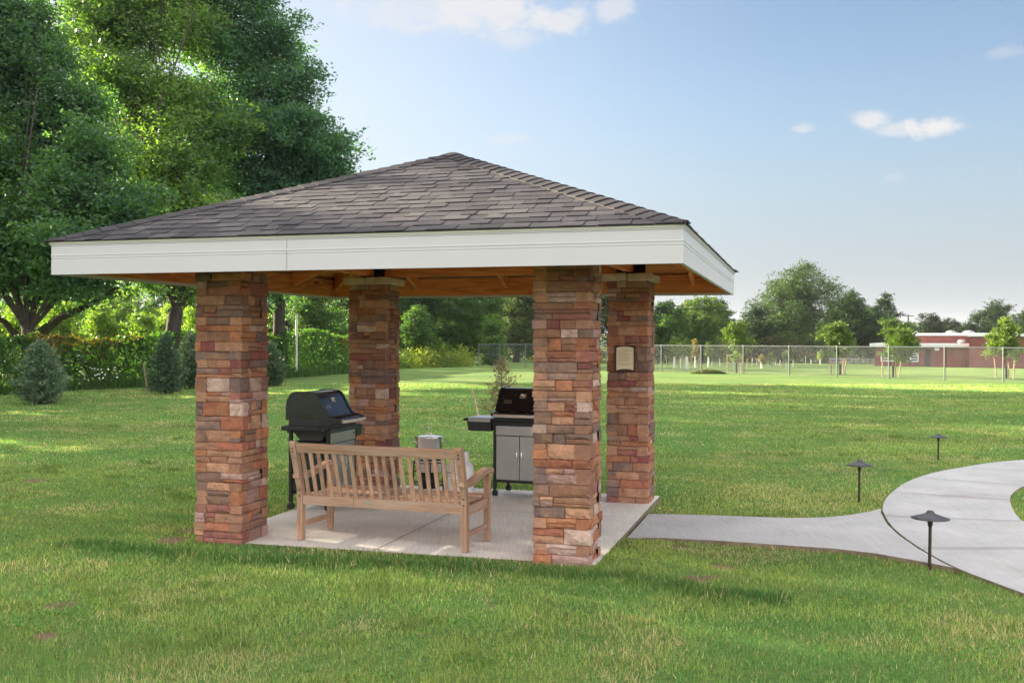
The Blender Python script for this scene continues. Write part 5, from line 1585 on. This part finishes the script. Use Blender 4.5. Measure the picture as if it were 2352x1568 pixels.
# ------------------------------------------------------------------ grass
def grass():
    rg = np.random.default_rng(21)
    Y = np.linspace(3.6, 42, 2000)
    rho = np.where(Y < 7, 5200, 5200*(7/Y)**1.7)
    wid = 1.06*Y+3.0
    pdf = rho*wid; cdf = np.cumsum(pdf); tot = np.trapezoid(pdf, Y) if hasattr(np, 'trapezoid') else np.trapz(pdf, Y)
    N = int(tot); cdf /= cdf[-1]
    y = np.interp(rg.uniform(0, 1, N), cdf, Y); x = rg.uniform(-.5, .5, N)*(1.06*y+3.0)
    keep = ~(pip(x, y, PAD) | pip(x, y, WALK) | pip(x, y, CONN))
    c, s = math.cos(-PYAW), math.sin(-PYAW)
    lx = c*(x-PX)-s*(y-PY); ly = s*(x-PX)+c*(y-PY)
    for cx, cy in colc: keep &= ~((np.abs(lx-cx) < CA/2+.01) & (np.abs(ly-cy) < CA/2+.01))
    for sx, sy, r in SOIL:
        d = np.hypot(x-sx, (y-sy)); keep &= ~((d < r*(.6+.8*vnoise(x, y, 9, 3))) & (rg.uniform(0, 1, N) < .93))
    x, y, lx, ly = x[keep], y[keep], lx[keep], ly[keep]; N = len(x)
    n1 = fbm(x, y, .55, 1, 3); n2 = fbm(x, y, 2.6, 2, 3); n3 = fbm(x, y, 9, 4, 2)
    lush_dark = np.clip((n2-.60)*6, 0, 1)*np.clip((n1-.35)*4, 0, 1)
    dark_strip = np.clip(np.exp(-((ly-.40+.1*np.sin(lx*1.3))/.16)**2)*1.3, 0, 1)*((lx > -5.3) & (lx < .7))*np.clip(n3*2.6-.4, 0, 1)  # band before the patio: darker and slightly taller blades
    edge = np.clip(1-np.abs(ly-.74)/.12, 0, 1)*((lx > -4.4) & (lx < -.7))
    lush_dark = np.clip(lush_dark+dark_strip*1.2+edge*.3, 0, 1)  # random rich patches plus the dark band and patio edge
    dry = np.clip((fbm(x, y, 1.3, 7, 3)-.52)*5, 0, 1)*np.clip(.65+.6*vnoise(x, y, .25, 8), 0, 1)
    walkside = np.exp(-((x-3.4)/1.6)**2-((y-11.5)/2.6)**2)
    dry = np.clip(dry+walkside*.55, 0, 1)*(1-lush_dark)
    h = (.015+.017*n2+.013*n3)*(1+.35*dark_strip)*rg.uniform(.6, 1.35, N)*(1+.45*lush_dark)*(1+.2*np.clip((9-y)/4, 0, 1))
    w = .0052*np.clip(y/6., 1, 9)**.85*rg.uniform(.7, 1.3, N)*(1+.25*lush_dark)
    t = np.clip(n1*1.3-.25-.28*np.clip((y-9)/8, 0, 1)+.15*np.clip(x/6, 0, 1)+rg.normal(0, .22, N)+(n2-.5)*1.0, 0, 1)
    cols = pick(N, rg, (.14, .29, .08), (.41, .47, .125), t)
    cols = cols*(1-lush_dark[:, None]*.7)+np.array((.035, .12, .03))*lush_dark[:, None]*.7
    u = rg.uniform(0, 1, N)
    straw = u < (.07+.46*dry)
    cols[straw] = pick(straw.sum(), rg, (.46, .35, .19), (.66, .56, .34), rg.uniform(0, 1, straw.sum()))
    h[straw] *= .95
    cols *= rg.uniform(.55, 1.45, (N, 1))*(.72+.56*fbm(x*.3+y*.02, y, .7, 31, 3))[:, None]
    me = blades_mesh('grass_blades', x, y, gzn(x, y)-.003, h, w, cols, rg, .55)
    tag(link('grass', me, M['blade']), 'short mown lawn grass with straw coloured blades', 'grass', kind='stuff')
    # clover and weeds
    N = 900
    cen = [G(560/2.24/1.2755, (1200+1300/2.24)/1.2755), G(400/2.24/1.2755, (1200+1370/2.24)/1.2755), G(120/2.24/1.2755, (1200+1430/2.24)/1.2755), G(870, 1550), G(1130, 1530), G(1000, 1440), G(1950, 1390), G(2350*.95, 1500)]
    k = rg.integers(0, len(cen), N); cc = np.array(cen)[k]
    C = np.stack([cc[:, 0]+rg.normal(0, .16, N), cc[:, 1]+rg.normal(0, .13, N), rg.uniform(.01, .05, N)], 1)
    V, cols = leaves(C, .022, rg, pick(N, rg, (.06, .17, .04), (.17, .33, .08), rg.uniform(0, 1, N)), up=2., asp=.95)
    tag(link('clover', np_mesh('clover', V, 4, cols), M['vine']), 'patches of clover leaves in the lawn', 'clover', kind='stuff')
grass()
# ------------------------------------------------------------------ sky and sun
SUN_EL, SUN_AZ = 16.0, -60.0      # azimuth measured from the view direction, negative = left
world = bpy.data.worlds.new('World'); scn.world = world; world.use_nodes = True
nt = world.node_tree; nt.nodes.clear()
def wn(typ, **p):
    n = nt.nodes.new(typ)
    for k, v in p.items(): setattr(n, k, v)
    return n
L = nt.links.new
out = wn('ShaderNodeOutputWorld'); bgn = wn('ShaderNodeBackground'); L(bgn.outputs[0], out.inputs[0])
bgn.inputs[1].default_value = 0.06
sky = wn('ShaderNodeTexSky', sky_type='NISHITA', sun_disc=False, sun_elevation=R(SUN_EL), sun_rotation=R(SUN_AZ), altitude=100, air_density=1.0, dust_density=.7, ozone_density=1.6)
tc = wn('ShaderNodeTexCoord')
def mth(op, a, b=None, c=None):
    n = wn('ShaderNodeMath', operation=op)
    for i, v in enumerate((a, b, c)):
        if v is None: continue
        if isinstance(v, (int, float)): n.inputs[i].default_value = v
        else: L(v, n.inputs[i])
    return n.outputs[0]
def mixc(f, a, b, mode='MIX'):
    n = wn('ShaderNodeMix', data_type='RGBA', blend_type=mode)
    for k, v in ((0, f), (6, a), (7, b)):
        if isinstance(v, (int, float)): n.inputs[k].default_value = v
        elif isinstance(v, tuple): n.inputs[k].default_value = (*v, 1)
        else: L(v, n.inputs[k])
    return n.outputs[2]
def sstep(v, lo, hi, a=0., b=1.):
    n = wn('ShaderNodeMapRange', interpolation_type='SMOOTHSTEP')
    L(v, n.inputs[0]); n.inputs[1].default_value = lo; n.inputs[2].default_value = hi; n.inputs[3].default_value = a; n.inputs[4].default_value = b
    return n.outputs[0]
sep = wn('ShaderNodeSeparateXYZ'); L(tc.outputs['Generated'], sep.inputs[0])
az = mth('ARCTAN2', sep.outputs[0], sep.outputs[1])        # 0 = north (+y), positive to the right
el = mth('ARCSINE', sep.outputs[2])
cv = wn('ShaderNodeCombineXYZ'); L(az, cv.inputs[0]); L(el, cv.inputs[1])
skc = sky.outputs[0]
TINT = (.66, .635, .645); HAZE_AMT = .9; HAZE_C = (1.28, 1.48, 1.82); SUNSIDE_C = (2.85, 2.95, 3.05); CLOUD_C = (2.75, 2.7, 2.7); BACK_FILL = (10.4, 9.9, 9.5)
SUN_E = 5.0; EXPO = 2.4
HAZE_D = 0.00016
# fair-weather clouds: (azimuth, elevation, half width, half height, density) in radians
def aep(u, v):
    d = CM.to_3x3() @ Vector(((u-1176)/FP, -(v-784)/FP, -1)); d.normalize()
    return math.atan2(d.x, d.y), math.asin(d.z)
clouds = [((1130, 30), 200, 62, .8), ((940, 20), 170, 55, .45), ((1300, 45), 62, 34, .75), ((1410, 22), 55, 34, .6), ((1180, 85), 90, 28, .5),
          ((1995, 277), 42, 24, .8), ((2150, 292), 68, 24, .95), ((2060, 300), 60, 16, .6), ((1845, 297), 28, 12, .6), ((1165, 320), 60, 12, .35), ((2320, 120), 55, 16, .25), ((2052, 408), 22, 10, .2)]
mp = wn('ShaderNodeMapping'); L(cv.outputs[0], mp.inputs[0]); mp.inputs['Scale'].default_value = (1, 1.5, 1)
n1 = wn('ShaderNodeTexNoise'); L(mp.outputs[0], n1.inputs['Vector']); n1.inputs['Scale'].default_value = 26; n1.inputs['Detail'].default_value = 7; n1.inputs['Roughness'].default_value = .58; n1.inputs['Distortion'].default_value = .35
nb = wn('ShaderNodeTexNoise'); L(mp.outputs[0], nb.inputs['Vector']); nb.inputs['Scale'].default_value = 95; nb.inputs['Detail'].default_value = 6; nb.inputs['Roughness'].default_value = .65
nz = mth('ADD', mth('MULTIPLY', n1.outputs[0], .7), mth('MULTIPLY', nb.outputs[0], .3))
dens = None
for (uv, hw, hh, a) in clouds:
    ca, ce = aep(*uv)
    dx = mth('DIVIDE', mth('SUBTRACT', az, ca), hw/FP); dy = mth('DIVIDE', mth('SUBTRACT', el, ce), hh/FP)
    d = mth('SQRT', mth('ADD', mth('MULTIPLY', dx, dx), mth('MULTIPLY', dy, dy)))
    d = mth('SUBTRACT', d, mth('MULTIPLY', mth('SUBTRACT', nz, .5), 3.4))
    m = mth('MULTIPLY', sstep(d, .25, 1.15, 1., 0.), a)
    dens = m if dens is None else mth('MAXIMUM', dens, m)
# added fill light: unseen sky overhead and behind, brightened in broken patches
n3 = wn('ShaderNodeTexNoise'); L(tc.outputs['Generated'], n3.inputs['Vector']); n3.inputs['Scale'].default_value = 2.6; n3.inputs['Detail'].default_value = 6
back = mth('MAXIMUM', sstep(sep.outputs[1], .35, -.25), sstep(el, R(26), R(48)))
broken = mth('MULTIPLY', sstep(n3.outputs[0], .36, .58), back)
base = mixc(1., skc, TINT, 'MULTIPLY')
low = sstep(el, 0.0, .26, HAZE_AMT, 0.)
sunw = sstep(az, -.55, .30, 1., 0.)     # brighter, milkier air toward the sun
base = mixc(low, base, HAZE_C)
base = mixc(mth('MULTIPLY', sunw, .85), base, SUNSIDE_C)
c = mixc(dens, base, CLOUD_C)
c = mixc(mth('MULTIPLY', broken, .85), c, BACK_FILL)
L(c, bgn.inputs[0])

sd = bpy.data.lights.new('sun', 'SUN'); sd.energy = SUN_E; sd.angle = R(.5); sd.color = (1., .84, .62)
so = bpy.data.objects.new('sun', sd); COL.objects.link(so)
dv = Vector((math.sin(R(SUN_AZ))*math.cos(R(SUN_EL)), math.cos(R(SUN_AZ))*math.cos(R(SUN_EL)), math.sin(R(SUN_EL))))
so.rotation_euler = dv.to_track_quat('Z', 'Y').to_euler()
so.location = (-30, 20, 30)
vs_ = scn.view_settings
vs_.view_transform = 'Standard'; vs_.look = 'None'; vs_.exposure = EXPO; vs_.gamma = 1; vs_.use_curve_mapping = False
scn.render.engine = 'CYCLES'
scn.cycles.max_bounces = 8; scn.cycles.diffuse_bounces = 4; scn.cycles.transmission_bounces = 4; scn.cycles.transparent_max_bounces = 8
scn.render.resolution_x = 1024; scn.render.resolution_y = 682

# evening air
hz = MB(); hz.box((0, 750, 18.5), (1900, 2200, 47))
hm = bpy.data.materials.new('air'); hm.use_nodes = True; hm.node_tree.nodes.clear()
ho = hm.node_tree.nodes.new('ShaderNodeOutputMaterial'); pv = hm.node_tree.nodes.new('ShaderNodeVolumePrincipled')
pv.inputs['Color'].default_value = (.86, .93, 1., 1); pv.inputs['Density'].default_value = HAZE_D; pv.inputs['Anisotropy'].default_value = .2
hm.node_tree.links.new(pv.outputs[0], ho.inputs['Volume'])
if HAZE_D > 0: tag(hz.build('haze', hm), 'thin evening haze over the fields', 'haze', kind='stuff')
